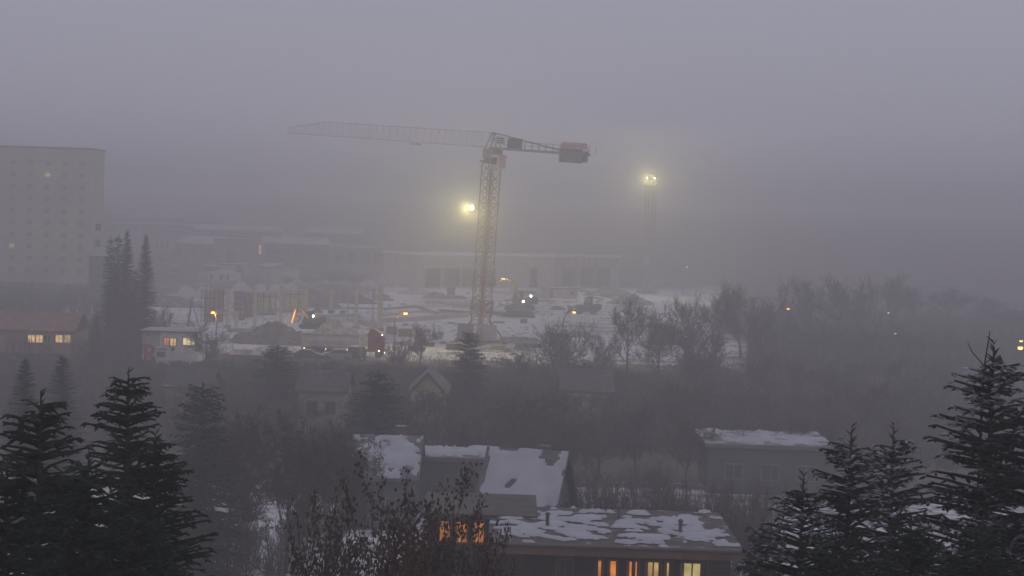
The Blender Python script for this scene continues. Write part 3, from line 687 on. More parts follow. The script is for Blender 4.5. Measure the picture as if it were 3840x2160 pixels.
def truck():
    p = G(1126, 1331)
    t = thing('tipper_lorry', 'red lorry with a long grey tipping trailer and lit marker lamps, facing right', 'lorry', (p.x, p.y, 0), R(-1))
    Lt = 8.4                                       # half-pipe trailer from x=0
    prof = [(-1.15, 3.05), (-1.25, 2.2), (-.95, 1.35), (-.4, 1.1), (.4, 1.1), (.95, 1.35), (1.25, 2.2), (1.15, 3.05), (1.07, 3.0), (1.15, 2.2), (.9, 1.45), (.38, 1.2), (-.38, 1.2), (-.9, 1.45), (-1.15, 2.2), (-1.07, 3.0)]
    m = MB(); m.prism(prof, .25, Lt, 'x'); m.add([(0 + q * .35, y, z) for q, (y, z) in zip((0, .5, .9, 1, 1, .9, .5, 0), prof[:8])] + [(.35, y, z) for y, z in prof[:8]], [tuple(range(8)), tuple(range(8, 16))[::-1]])
    m.add([(Lt - .02, y, z) for y, z in prof[:8]] + [(Lt + .12, y, z) for y, z in prof[:8]], [tuple(range(8)), tuple(range(8, 16))[::-1]] + [(i, (i + 1) % 8, 8 + (i + 1) % 8, 8 + i) for i in range(8)])
    m.build('tipping_body', PAINT_TRAY, t)
    m = MB(); m.box((Lt / 2 + .1, -1.2, 3.05), (Lt - .1, .16, .16)); m.box((Lt / 2 + .1, 1.2, 3.05), (Lt - .1, .16, .16))
    for x in (.3, 8.45): m.box((x, 0, 3.05), (.14, 2.3, .16))
    m.build('top_rail', CONCS, t)
    MB().box((Lt / 2 + .2, 0, 2.88), (Lt - .4, 2.1, .12)).build('load', RUBBLE, t)
    m = MB(); m.box((Lt / 2, 0, 1.0), (Lt - .4, .9, .28)); m.box((10.0, 0, .95), (4.6, .85, .28)); m.build('chassis', STEEL, t)
    for x in (1.5, 2.8, 4.1, 8.9, 11.3):
        for y in (-1.02, 1.02): wheel(t, x, y, .52)
    MB().box((6.3, -1.05, .85), (1.4, .5, .55)).build('fuel_tank', GALV, t)
    m = MB(); m.box((2.8, -1.15, 1.12), (4.0, .5, .08)); m.build('mudguard', STEEL, t)
    m = MB()
    m.prism([(9.75, .85), (11.95, .85), (12.0, 1.9), (11.85, 3.2), (11.4, 3.62), (9.9, 3.72), (9.75, 3.4)], -1.22, 1.22); cab = m.build('cab', PAINT_RED, t, bevel=.06)
    m = MB(); m.prism([(10.75, 2.1), (11.75, 2.1), (11.7, 2.95), (10.75, 2.95)], -1.25, -1.2); m.prism([(12.02, 2.0), (11.92, 3.05), (11.86, 3.05), (11.96, 2.0)], -1.05, 1.05); m.build('cab_window', GLASS, cab)
    MB().box((11.9, 0, 1.5), (.2, 2.0, .9)).build('grille', STEEL, cab)
    MB().box((11.98, 0, .75), (.3, 2.4, .42)).build('bumper', STEEL, cab)
    MB().prism([(9.9, 3.7), (11.3, 3.62), (10.7, 4.05), (9.95, 4.1)], -1.0, 1.0).build('wind_deflector', PAINT_RED, cab)
    MB().box((12.05, -1.33, 2.6), (.12, .22, .75)).build('mirror', STEEL, cab)
    for y in (-.95, .95): MB().tube([(12.12, y, .78), (12.2, y, .78)], [.12, .10], 10).build('headlight', HEADL, cab)
    MB().box((11.4, -1.25, 1.0), (.24, .08, .12)).build('marker_lamp', HEADL, cab)
    MB().box((11.8, -1.25, 3.3), (.1, .08, .1)).build('marker_lamp', WHITEL, cab)
    for x, mt in ((.7, MARKL), (3.8, HEADL), (6.9, HEADL)): MB().box((x, -1.3, 1.1), (.26 if x < 1 else .13, .07, .13)).build('marker_lamp', mt, t)
truck()

def car(label, px, py, dist_row, rz, col, van=False, snow=True, tail=False):
    p = G(px, dist_row)
    t = thing('parked_van' if van else 'parked_car', label, 'van' if van else 'car', (p.x, p.y, 0), rz, None)
    if van:
        prof = [(-2.4, .4), (2.4, .4), (2.45, 1.0), (1.75, 1.25), (1.25, 2.1), (-2.35, 2.2), (-2.45, 1.0)]; win = [(1.6, 1.3), (1.2, 1.95), (-.2, 1.98), (-.2, 1.3)]; roof = (-.6, 2.2, 3.5, 1.6)
    else:
        prof = [(-2.1, .35), (2.1, .35), (2.15, .75), (1.15, .95), (.45, 1.45), (-1.15, 1.47), (-1.9, 1.0), (-2.15, .9)]; win = [(1.0, .98), (.4, 1.38), (-1.1, 1.4), (-1.7, 1.02)]; roof = (-.35, 1.48, 1.7, 1.3)
    w = .85 if not van else .95
    if van: t.scale = (.88, .88, .86)
    MB().prism(prof, -w, w).build('body', col, t, bevel=.08)
    m = MB(); m.prism(win, -w - .02, -w + .03); m.prism(win, w - .03, w + .02); m.build('side_window', GLASS, t)
    MB().box((roof[0], 0, roof[1] + .03), (roof[2], roof[3], .12)).build('roof_snow', SNOW, t, bevel=.05)
    if not van: MB().prism([(1.15, .97), (2.0, .82), (2.0, .9), (1.15, 1.05)], -.7, .7).build('bonnet_snow', SNOW, t)
    for x in (-1.35, 1.35):
        for y in (-w + .08, w - .08): wheel(t, x, y, .33, .22)
    for y in (-.6, .6):
        MB().box((2.13, y, .68), (.08, .3, .14)).build('headlight', GLASS, t)
        MB().box((-2.13, y, .78), (.12, .24, .16)).build('tail_light', TAILL if tail else REDST, t)
    return t
DK = mat('dark_car_paint', (.05, .055, .06), .35, .1, 1, spec=.5); SL = mat('silver_car_paint', (.3, .3, .31), .35, .1, 1, spec=.5)
car('dark car with a snow covered roof behind the rear end of the lorry', 1158, 1330, 1352, R(4), DK)
car('silver car with snowy roof and red tail lights on, in front of the trailer', 1262, 1330, 1349, R(184), SL, tail=True)
car('dark van with a snow covered roof beside the lorry cab', 1338, 1330, 1349, R(80), DK, van=True)

def excavator(name, label, loc, rz, body_col, boom, stick, bucket_ang, scale=1.0, boom_mat=None, lights=(), lit=False):
    t = thing(name, label, 'excavator', loc, rz); t.scale = (scale,) * 3
    for y in (-1.05, 1.05):
        m = MB(); m.prism([(-1.9, .25), (-1.6, .02), (1.6, .02), (1.95, .25), (1.95, .6), (1.65, .85), (-1.6, .85), (-1.95, .6)], y - .28, y + .28); m.build('track', RUBBER, t)
    MB().box((0, 0, .75), (2.2, 1.7, .35)).build('undercarriage', STEEL, t)
    m = MB(); m.prism([(-2.3, 1.0), (1.5, 1.0), (1.5, 1.5), (.6, 1.75), (-2.1, 2.15), (-2.5, 1.9)], -1.25, 1.25); m.build('housing', body_col, t, bevel=.06)
    m = MB(); m.prism([(-.2, 1.5), (1.45, 1.5), (1.5, 2.0), (1.1, 3.0), (-.2, 3.05)], -1.2, -.2); cb = m.build('cab', body_col, t, bevel=.04)
    m = MB(); m.prism([(0, 1.95), (1.3, 1.95), (1.0, 2.85), (0, 2.9)], -1.23, -1.18); m.prism([(1.5, 1.95), (1.54, 1.95), (1.15, 2.9), (1.11, 2.9)], -1.05, -.35); m.build('cab_window', GLASS, cb)
    bp = [Vector((p[0], .2, p[1])) for p in boom]
    m = MB(); m.tube(bp, [.22, .30, .24][:len(bp)] if len(bp) == 3 else .24, 4); m.build('boom', boom_mat or body_col, t)
    sp = [Vector((p[0], .2, p[1])) for p in stick]
    m = MB(); m.tube(sp, [.2] * (len(sp) - 1) + [.13], 4); m.build('stick', boom_mat or body_col, t)
    m = MB(); m.bar((.7, .2, 1.5), (bp[1] * .55 + bp[0] * .45) - Vector((-.25, 0, .1)), .12); m.bar(bp[1] + Vector((.1, 0, .25)), sp[0] + Vector((0, 0, .3)), .1); m.build('hydraulic_ram', GALV, t)
    e = sp[-1]; M = Matrix.Rotation(bucket_ang, 3, 'Y')
    bk = MB(); pr = [(-.1, .15), (.35, .2), (.75, -.2), (.8, -.8), (.45, -1.05), (.0, -.95), (-.35, -.55), (-.25, -.5), (.05, -.8), (.4, -.85), (.6, -.6), (.55, -.2), (.25, 0), (-.1, 0)]
    vs = [(x, z) for x, z in pr]; o = MB(); o.prism(vs, -.45, .5); o.prism(pr[:7], -.5, -.44); o.prism(pr[:7], .5, .56)
    bk.add([M @ Vector((v[0], v[1], v[2])) + e for v in o.v], o.f); bk.build('bucket', STEEL, t)
    for (x, y, z) in lights: MB().tube([(x, y, z), (x + .05, y - .12, z)], [.16, .13], 10).build('work_light', WHITEL, t)
    return t
# excavator whose boom catches the light, in the middle of the site
p = G(1958, 1162)
ex = excavator('excavator', 'dark excavator with raised yellow boom and white work lights, working right of the crane mast', (p.x, p.y, 0), R(186), PAINT_D,
    [(.6, 1.9), (1.4, 4.2), (2.2, 4.9)], [(2.2, 4.9), (3.0, 4.95), (4.6, 4.2), (5.2, 3.6)], R(180), 1.35, PAINT_Y, [])
for (x, y, z) in ((-1.2, 1.28, 2.3), (0, 1.3, 1.4)): MB().tube([(x, y, z), (x, y + .15, z)], [.2, .16], 10).build('work_light', WHITEL, ex)
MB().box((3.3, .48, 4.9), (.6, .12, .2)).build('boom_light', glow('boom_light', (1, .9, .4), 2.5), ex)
lamp('boom_lamp', (3.0, 1.0, 4.3), 110, (1, .9, .5), .1, ex)
# the loading excavator behind the spoil heap
p = G(1158, 1262)
ex2 = excavator('excavator', 'excavator half hidden by the spoil heap, its orange painted-glow stick pointing up behind the lorry', (p.x, p.y + 4, 1.0), R(172), PAINT_D,
    [(.6, 1.9), (1.6, 3.4), (2.3, 3.2)], [(2.3, 3.2), (2.6, 3.6), (3.0, 1.3)], R(160), .95, PAINT_Y)
MB().bar((3.3, .9, .9), (2.75, .9, 3.3), .26).build('stick_glow_bar', glow('painted_stick_glow', (1.0, .52, .15), .9), ex2)  # glowing bar, no lamp: its emission stands in for light on the stick
MB().bar((4.6, .9, .9), (4.2, .9, 2.0), .12).build('side_strut', PAINT_Y, ex2)
MB().tube([(-.6, 1.4, 2.3), (-.6, 1.6, 2.3)], [.22, .18], 10).build('work_light', WHITEL, ex2)
lamp('stick_lamp', (3.4, 2.0, 2.2), 250, (1, .6, .25), .1, ex2)

def loader():
    p = G(2200, 1178)
    t = thing('wheel_loader', 'dark wheel loader parked on the snow with its bucket to the left', 'loader', (p.x, p.y, 0), R(170)); t.scale = (.98,) * 3
    for x in (-1.5, 1.6):
        for y in (-1.1, 1.1): wheel(t, x, y, .85, .6)
    MB().prism([(-3.1, 1.0), (-.1, 1.0), (-.1, 2.0), (-2.9, 2.35), (-3.2, 2.0)], -.95, .95).build('engine_housing', PAINT_D, t, bevel=.06)
    MB().prism([(.2, .9), (2.3, .8), (2.3, 1.5), (.2, 1.9)], -.7, .7).build('front_frame', PAINT_D, t); MB().box((0, 0, 1.15), (2.6, 1.5, 1.1)).build('centre_joint', PAINT_D, t)
    cb = MB().prism([(-1.2, 2.1), (.5, 1.9), (.6, 2.4), (.3, 3.7), (-1.1, 3.75)], -.8, .8).build('cab', PAINT_D, t, bevel=.05)
    m = MB(); m.prism([(-.95, 2.5), (.4, 2.5), (.2, 3.5), (-.9, 3.5)], -.84, -.79); m.prism([(-.95, 2.5), (.4, 2.5), (.2, 3.5), (-.9, 3.5)], .79, .84); m.build('cab_window', mat('pale_glass', (.35, .34, .34), .3, .1), cb)
    m = MB()
    for y in (-.6, .6): m.tube([(1.0, y, 1.9), (2.6, y, 1.6), (3.6, y, .9)], .16, 4)
    m.build('lift_arm', PAINT_D, t)
    MB().prism([(3.5, .2), (4.7, .1), (5.0, .2), (4.0, .5), (3.9, 1.3), (4.3, 1.75), (3.6, 1.6), (3.3, .9)], -1.35, 1.35).build('bucket', PAINT_D, t)
    m = MB()
    for x in (-1.5, 1.6):
        for y in (-1.1, 1.1): m.prism([(x - 1.0, 1.5), (x - .6, 1.85), (x + .6, 1.85), (x + 1.0, 1.5), (x + 1.0, 1.6), (x + .6, 1.95), (x - .6, 1.95), (x - 1.0, 1.6)], y - .35, y + .35)
    m.build('mudguard', PAINT_D, t)
    MB().bar((-2.2, .4, 2.2), (-2.2, .4, 3.0), .12).build('exhaust', STEEL, t)
loader()

# ------------------------------------------------------------------ people
def person(label, px, py, lean=0.0, rz=0.0, jacket=None, group=None):
    p = G(px, py)
    t = thing('person', label, 'person', (p.x, p.y, 0), rz, group)
    def skin(name, verts, edges, radii, m, par, sub=1):
        me = bpy.data.meshes.new(name); me.from_pydata(verts, edges, []); me.materials.append(m)
        o = bpy.data.objects.new(name, me); C.objects.link(o); o.parent = par
        s = o.modifiers.new('skin', 'SKIN'); s.use_smooth_shade = True
        for i, r in enumerate(radii):
            me.skin_vertices[0].data[i].radius = (r, r * .85)
        me.skin_vertices[0].data[0].use_root = True
        q = o.modifiers.new('sub', 'SUBSURF'); q.levels = q.render_levels = sub
        return o
    def L(x, y, z):                              # lean the upper body forward (towards -x) from the hips
        if z <= .95: return (x, y, z)
        h = z - .95; return (x - h * math.sin(lean), y, .95 + h * math.cos(lean))
    V = [(0, 0, .95), L(0, 0, 1.2), L(0, 0, 1.42), L(0, 0, 1.52), L(-.01, 0, 1.62), L(-.01, 0, 1.74)]; E = [(0, 1), (1, 2), (2, 3), (3, 4), (4, 5)]; Rd = [.13, .13, .12, .055, .09, .07]
    J = [(0, 0, .9), L(0, 0, 1.2), L(0, 0, 1.43)]; JE = [(0, 1), (1, 2)]; JR = [.165, .165, .14]
    T = [(0, 0, .98)]; TE = []; TR = [.165]
    for s in (-1, 1):
        i = len(V); sh = L(0, s * .19, 1.42); el = L(-.06, s * .27, 1.14); wr = L(-.2, s * .24, .97); hd = L(-.26, s * .235, .93)
        V += [sh, el, wr, hd]; E += [(2, i), (i, i + 1), (i + 1, i + 2), (i + 2, i + 3)]; Rd += [.06, .05, .035, .04]
        for k in range(4):
            V.append((hd[0] - .07, hd[1] + (k - 1.5) * .025, hd[2] - .05 - .008 * (k % 3))); E.append((i + 3, len(V) - 1)); Rd.append(.011)
        V.append((hd[0] - .04, hd[1] - s * .06, hd[2] + .0)); E.append((i + 3, len(V) - 1)); Rd.append(.013)
        i = len(J); J += [sh, el, tuple(Vector(wr) * .92 + Vector(el) * .08)]; JE += [(2, i), (i, i + 1), (i + 1, i + 2)]; JR += [.085, .072, .06]
        i = len(V); fx = s * .10
        V += [(0, s * .1, .88), (-.03 + fx * .4, s * .12, .5), (fx, s * .12, .08), (fx - .14, s * .12, .045)]; E += [(0, i), (i, i + 1), (i + 1, i + 2), (i + 2, i + 3)]; Rd += [.09, .065, .045, .04]
        i = len(T); T += [(0, s * .1, .86), (-.03 + fx * .4, s * .12, .5), (fx, s * .12, .13)]; TE += [(0, i), (i, i + 1), (i + 1, i + 2)]; TR += [.115, .085, .07]
    skin('body', V, E, Rd, mat('skin', (.45, .27, .2), .6, .1), t)
    skin('jacket', J, JE, JR, jacket or mat('orange_workwear', (.72, .16, .05), .8, .15, 3), t)
    skin('trousers', T, TE, TR, mat('dark_trousers', (.06, .06, .08), .9, .2, 3), t)
    c = Vector(L(-.01, 0, 1.72))
    MB().tube([c + Vector((0, 0, .0)), c + Vector((0, 0, .02)), c + Vector((0, 0, .1)), c + Vector((0, 0, .15))], [.15, .125, .11, .05], 12).build('helmet', mat('helmet_white', (.7, .7, .66), .5, .05), t, smooth=True)
    return t
person('worker in an orange jacket and dark trousers beside a tall concrete column', 1346, 1206, R(12), R(160))
REDW = mat('red_workwear', (.62, .10, .07), .8, .15, 3)
person('worker in red clothing right of the crane mast, leftmost of three', 1849, 1152, R(8), R(0), REDW, 'workers in red beside the crane')
person('worker in red clothing right of the crane mast, middle of three', 1875, 1153, R(25), R(30), REDW, 'workers in red beside the crane')
person('worker in red clothing nearest the excavator bucket, rightmost of three', 1901, 1152, R(5), R(180), REDW, 'workers in red beside the crane')
person('worker in a reddish jacket bending over in the middle of the foundations', 1586, 1168, R(65), R(10), REDW)

# ------------------------------------------------------------------ the building site
COLM = mat('column_concrete', (.56, .50, .37), .9, .14, .8)
cols = [(1423, 1240, 1076, .80, 'rightmost'), (1334, 1232, 1077, .58, 'second from the right'), (1240, 1212, 1077, .5, 'third from the right'), (1147, 1206, 1078, .55, 'fourth from the right'),
        (1052, 1232, 1079, .58, 'between the two slatted formwork panels'), (954, 1234, 1080, .58, 'left of the slatted formwork panels'), (852, 1230, 1082, .58, 'leftmost, by the street lamp')]
for px, pb, pt, w, tx in cols:
    p = G(px, pb); h = (pb - pt) / (FPX / p.y)
    t = thing('concrete_column', 'tall bare concrete column, ' + tx + ' in the row', 'column', p, R(8), 'concrete columns of the new building')
    MB().box((0, 0, h / 2), (w, w, h)).build('shaft', COLM, t, bevel=.03)
    m = MB()
    for dx in (-.2, .2):
        for dy in (-.2, .2): m.bar((dx * w * 1.6, dy * w * 1.6, h - .02), (dx * w * 1.6, dy * w * 1.6, h + .35), .04)
    m.build('rebar', STEEL, t)
    m = MB(); m.box((0, 0, .25), (w + .7, w + .7, .5)); m.build('footing', CONCS, t)
    if px == 1423: MB().box((w * .42, -w * .5, h / 2), (.22, .3, h - .2)).build('corbel', COLM, t)
    if px == 1240: MB().box((0, 0, 2.1), (1.0, .9, .6)).build('clamp', STEEL, t)
p = G(886, 1232); t = thing('short_column', 'short concrete column with a wider head in front of the dark formwork', 'column', p, 0)
MB().box((0, 0, 1.3), (.5, .5, 2.6)).build('shaft', COLM, t); MB().box((0, 0, 2.75), (.85, .8, .5)).build('column_head', COLM, t)
# leaning brown prop at the left
p = G(704, 1224); q = at(721, 1116, p.y); t = thing('leaning_frame', 'brown steel prop frame leaning left of the formwork', 'prop', p, 0)
m = MB(); m.bar((0, 0, 0), (q.x - p.x, 0, q.z), .42, .3); m.build('post', mat('rusty_steel', (.17, .10, .075), .8, .3), t)
m = MB(); m.bar((1.9, .2, 0), ((q.x - p.x) * .9, .2, q.z * .85), .14); m.bar((0, .1, .1), (1.9, .1, .1), .1); m.build('brace', STEEL, t)

SLAT = mat('formwork_slats', (.78, .74, .40), .85, .2, .8)
SLATD = mat('weathered_slats', (.46, .36, .27), .85, .25, .8)
def formwork(label, x0, x1, base, top, slat, rows=11, dist_off=1.5, back=None, rz=0):
    a = G(x0, base + 2); b = G(x1, base + 2); W = (b - a).length; s = FPX / a.y; H = (base - top) / s
    t = thing('formwork_panel', label, 'formwork', (a.x, a.y + dist_off, 0), math.atan2(b.y - a.y, b.x - a.x) + rz, 'formwork panels round the new walls')
    MB().box((W / 2, .3, H / 2), (W, .12, H)).build('plywood', back or mat('plywood_back', (.32, .28, .21), .9, .2, .8), t)
    m = MB(); z0 = H * .1
    for k in range(rows): m.box((W / 2, .12, z0 + k * (H * .72) / rows), (W - .1, .18, H * .72 / rows * .66))
    m.build('waler_slats', slat, t)
    m = MB(); n = int(W / .32)
    for i in range(n + 1): m.box((.08 + i * (W - .16) / n, .14, H * .93), (.14, .16, H * .17))
    m.build('top_studs', slat, t)
    m = MB(); n = max(2, int(W / 1.3))
    for i in range(n + 1): m.box((.06 + i * (W - .12) / n, -.04, H / 2), (.07, .14, H))
    m.build('soldier_post', STEEL, t)
    m = MB()
    for i in range(0, n + 1, 2): m.bar((.06 + i * (W - .12) / n, -.1, H * .7), (.06 + i * (W - .12) / n, -1.8, .05), .09)
    m.build('raking_prop', STEEL, t)
formwork('yellow slatted formwork panel between the middle columns, left of two', 958, 1030, 1182, 1094, SLAT)
formwork('yellow slatted formwork panel with tall studs, right of two', 1054, 1145, 1172, 1088, SLAT)
formwork('brownish formwork panel in scaffold poles behind the orange street lamp', 760, 832, 1208, 1092, SLATD, 13)
formwork('dark grey formwork panel standing between two columns', 874, 914, 1200, 1092, SLATD, 4, 1.5, CONCD)
formwork('greyish slatted formwork panel just left of the yellow ones', 916, 950, 1190, 1096, SLATD, 12)
# scaffold poles round the left formwork
p = G(756, 1214); t = thing('pole_scaffold', 'thin pole scaffold round the brownish formwork on the left', 'scaffold', p, 0)
m = MB()
for i in range(6):
    for y in (-.9, .0): m.bar((i * .75, y, 0), (i * .75, y, 6.1 + .5 * ((i * 7) % 3)), .06)
for z in (1.5, 3, 4.5, 5.8):
    for y in (-.9, 0): m.bar((-.2, y, z), (4.0, y, z), .05)
m.build('poles', STEEL, t)

# spoil heaps and snow mounds
def mound(name, label, px, py, rx, ry, h, m, seed, group=None, cat='heap', sharp=1.0, z=0.0, dist=None):
    sharp = max(sharp, 1.5)
    p = G(px, py) if dist is None else at(px, 1300, dist); n = 40; k = 14; vs = [(0, 0, h)]; fs = []
    off = Vector((seed * 7.3, seed * 3.1, 0))
    for j in range(1, k + 1):
        for i in range(n):
            a = 6.28318 * i / n; r = j / k
            x = math.cos(a) * r; y = math.sin(a) * r
            e = 1 + .25 * noise.noise(Vector((math.cos(a) * 1.5, math.sin(a) * 1.5, seed)))
            X, Y = x * rx * e, y * ry * e
            zz = h * (1 - r ** sharp) * (1 + .45 * noise.noise(Vector((X * .5, Y * .5, 0)) + off)) + (.16 * h * noise.noise(Vector((X * 1.6, Y * 1.6, 3)) + off) + .22 * noise.noise(Vector((X * 3.1, Y * 3.1, 9)) + off)) * (1 - r ** 3)
            vs.append((X, Y, max(zz, -.05) if j < k else -.1))
    for i in range(n): fs.append((0, 1 + i, 1 + (i + 1) % n))
    for j in range(k - 1):
        for i in range(n):
            a = 1 + j * n + i; b = 1 + j * n + (i + 1) % n; fs.append((a, a + n, b + n, b))
    o = MB().add(vs, fs).build(name, m); o.location = (p.x, p.y, p.z + z)
    return tag(o, label, cat, group)
mound('spoil_heap', 'long dark spoil heap with a snowy crust left of the lorry', 1030, 1290, 7.5, 3.0, 3.1, EARTH, 1)
mound('snow_heap', 'snowy heap spilling leftwards at the foot of the dark spoil heap', 905, 1285, 3.2, 2.4, 1.2, RUBBLE, 2)
mound('rubble_heap', 'bright snow covered rubble heap just behind the lorry trailer', 1255, 1292, 5.6, 2.5, 3.7, RUBBLE, 3, None, 'heap', 1.6)
mound('dirt_pile', 'dark heap under and beside the tracks of the lit excavator', 1945, 1163, 3.4, 1.6, 1.3, EARTHD, 41)
mound('rubble_heap', 'pale rubble heap in the gap between trailer and red cab', 1358, 1296, 1.6, 1.6, 2.2, RUBBLE, 31)
mound('dirt_pile', 'small pointed dark dirt pile between the excavator and the loader', 2088, 1161, 1.9, 1.4, 1.05, EARTHD, 4)
mound('dirt_pile', 'dark dirt pile beside the green toilet cabin', 1352, 1138, 4.0, 2.5, 1.9, EARTHD, 5)
mound('dirt_pile', 'low dark dirt pile just right of the toilet cabin behind the last column', 1430, 1126, 3.5, 2.5, 1.6, EARTH, 6)
mound('rubble_heap', 'pale brushy rubble heap in front of the first hall bay', 1560, 1104, 4.5, 2.5, 1.9, RUBBLE, 7)
mound('dirt_pile', 'flat dark heap in front of the hall columns', 1640, 1119, 4.5, 2, 1.5, EARTH, 8)
mound('dirt_pile', 'low dark heap between the hall and the crane mast', 1712, 1118, 2.5, 1.5, .6, EARTHD, 9)
mound('scrub_bank', 'scrubby snow flecked bank behind the middle columns', 1180, 1150, 6.5, 3.2, 3.4, EARTH, 10, None, 'bank')
mound('scrub_bank', 'scrubby snow flecked bank left of the toilet cabin', 1285, 1135, 5.0, 3.0, 2.8, EARTH, 11, None, 'bank')
mound('scrub_bank', 'brown bank with thin snow left of the formwork', 640, 1150, 8, 3, 2.2, EARTH, 12, None, 'bank')
mound('scrub_bank', 'grey hummocky bank at the right end of the hall', 2290, 1110, 8, 4, 2.2, EARTH, 13, None, 'bank')
mound('scrub_bank', 'grey bank with thin snow right of the stacked beams', 2370, 1140, 6, 4, 2.0, EARTH, 14, None, 'bank')
mound('earth_bank', 'dark rubbly bank along the near site edge, right of the crane foot', 1945, 1285, 5, 2.2, .9, EARTH, 15, None, 'bank')
mound('earth_bank', 'dark rubbly bank with snow behind the round bare shrub', 2150, 1262, 5, 2, .9, EARTH, 16, None, 'bank')
mound('dirt_pile', 'pointed heap with a dark round pipe stub, left of the middle columns', 1190, 1172, 1.4, 1.1, .75, EARTHD, 17)
p = G(1190, 1172); tag(MB().tube([(0, 0, 0), (0, 0, 1.5), (0, 0, 1.6)], [.36, .36, .42], 12).build('pipe_stub', STEEL), 'short dark pipe stub standing in a pointed heap', 'pipe').location = p + Vector((0, 0, .2))
for k, (x0, x1, yb, h) in enumerate(((668, 742, 1120, 2.6), (740, 800, 1118, 2.5), (862, 948, 1114, 2.9), (948, 1000, 1116, 2.5), (1010, 1055, 1106, 2.3), (1060, 1115, 1104, 2.4))):
    mound('snowy_tarpaulin', ['sloping snowy tarpaulin mound, leftmost behind the formwork', 'second snowy tarpaulin mound from the left behind the formwork', 'broad snowy tarpaulin mound above the dark formwork panel', 'peaked snowy tarpaulin mound above the greyish slatted panel',
          'small snowy tarpaulin mound above the left yellow panel', 'rightmost snowy tarpaulin mound, above the right yellow panel'][k], (x0 + x1) / 2, yb, (x1 - x0) / 2 / 15.5 * 1.25, 2.2, h, mat('snowy_tarpaulin', (.55, .54, .56), .7, .08, .5, snow=.6), 20 + k, 'snowy tarpaulin mounds behind the formwork', 'tarpaulin', 3.0)

# foundation walls, slabs and pits drawn as real low walls
def wall_run(label, pts, h, w, m, name='foundation_wall', cat='foundation', group='foundation walls of the new building'):
    P = [G(*q) for q in pts]; b = MB(); o = P[0]
    for a, c in zip(P[:-1], P[1:]):
        d = (c - a); d.z = 0; L = d.length; ang = math.atan2(d.y, d.x); mid = (a + c) / 2 - o
        b.box((mid.x, mid.y, h / 2 - .1), (L, w, h + .2), ang)
    ob = b.build(name, m); ob.location = o; return tag(ob, label, cat, group)
wall_run('pale concrete foundation wall right of the last column, nearest of the walls', [(1432, 1211), (1580, 1203), (1752, 1189)], .85, .6, CONC)
wall_run('dark thin foundation wall crossing the middle of the snow', [(1442, 1163), (1560, 1152), (1640, 1180)], .45, .5, CONCD)
wall_run('foundation wall with a snowy top behind the pale one', [(1440, 1186), (1560, 1172), (1700, 1178)], .35, .6, CONCS)
wall_run('dark foundation wall running left behind the crane foot', [(1650, 1170), (1760, 1178)], .6, .8, CONCD)
wall_run('long dark foundation wall right of the crane foot', [(1835, 1176), (1890, 1186)], .7, 1.2, CONCD)
wall_run('low kerb of concrete between the first and second column', [(1160, 1188), (1330, 1184)], .3, .4, CONCS)
wall_run('low dark kerb behind the middle columns', [(1180, 1163), (1300, 1158), (1440, 1160)], .3, .4, CONCD)
wall_run('concrete ground beam at the foot of the left columns', [(850, 1244), (955, 1246), (1060, 1244)], .6, .9, CONCS)
wall_run('sloping concrete beam right of the second column', [(1345, 1212), (1420, 1232)], .9, 1.6, CONC)
wall_run('thin snowy beam line far right on the site', [(1890, 1128), (2060, 1132)], .3, .5, EARTH)
# dark slab stack under the excavator
p = G(1945, 1190); t = thing('slab_stack', 'broad dark stack of formwork boards on the snow below the excavator', 'stack', p, R(3))
for k in range(5): MB().box((.15 * (k % 2), 0, .12 + k * .26), (6.6 - .3 * k, 2.0, .2)).build('board', mat('dark_boards', (.085, .075, .07), .9, .2, 1), t)
MB().box((-1.9, .3, 1.9), (1.8, 1.3, .95)).build('crate', STEEL, t)
p = G(1964, 1212); t = thing('pallet_crate', 'small greyish crate alone on the snow below the dark boards', 'crate', p, R(4))
MB().box((0, 0, .45), (1.3, 1.0, .7)).build('crate_body', CONCD, t); MB().box((0, 0, .06), (1.35, 1.05, .12)).build('pallet', mat('pallet_wood', (.25, .19, .12)), t)
def stack(label, px, py, w, d, rows, m, name='board_stack', rz=0.0, group='stacks of building material'):
    p = G(px, py); t = thing(name, label, 'stack', p, rz, group)
    for k in range(rows):
        MB().box((.06 * ((k * 5) % 3), 0, .18 + k * .3), (w, d, .24), R(((k * 37) % 5) - 2)).build('board_layer', m, t)
    for x in (-w * .35, w * .35): MB().box((x, 0, .04), (.12, d, .1)).build('bearer', STEEL, t)
    MB().box((0, 0, .1 + rows * .3 + .02), (w * .95, d * .9, .07)).build('snow_cover', SNOW, t)
WOODP = mat('stacked_planks', (.20, .15, .10), .9, .3, 1, stripes=(0, .8, .6, .06))
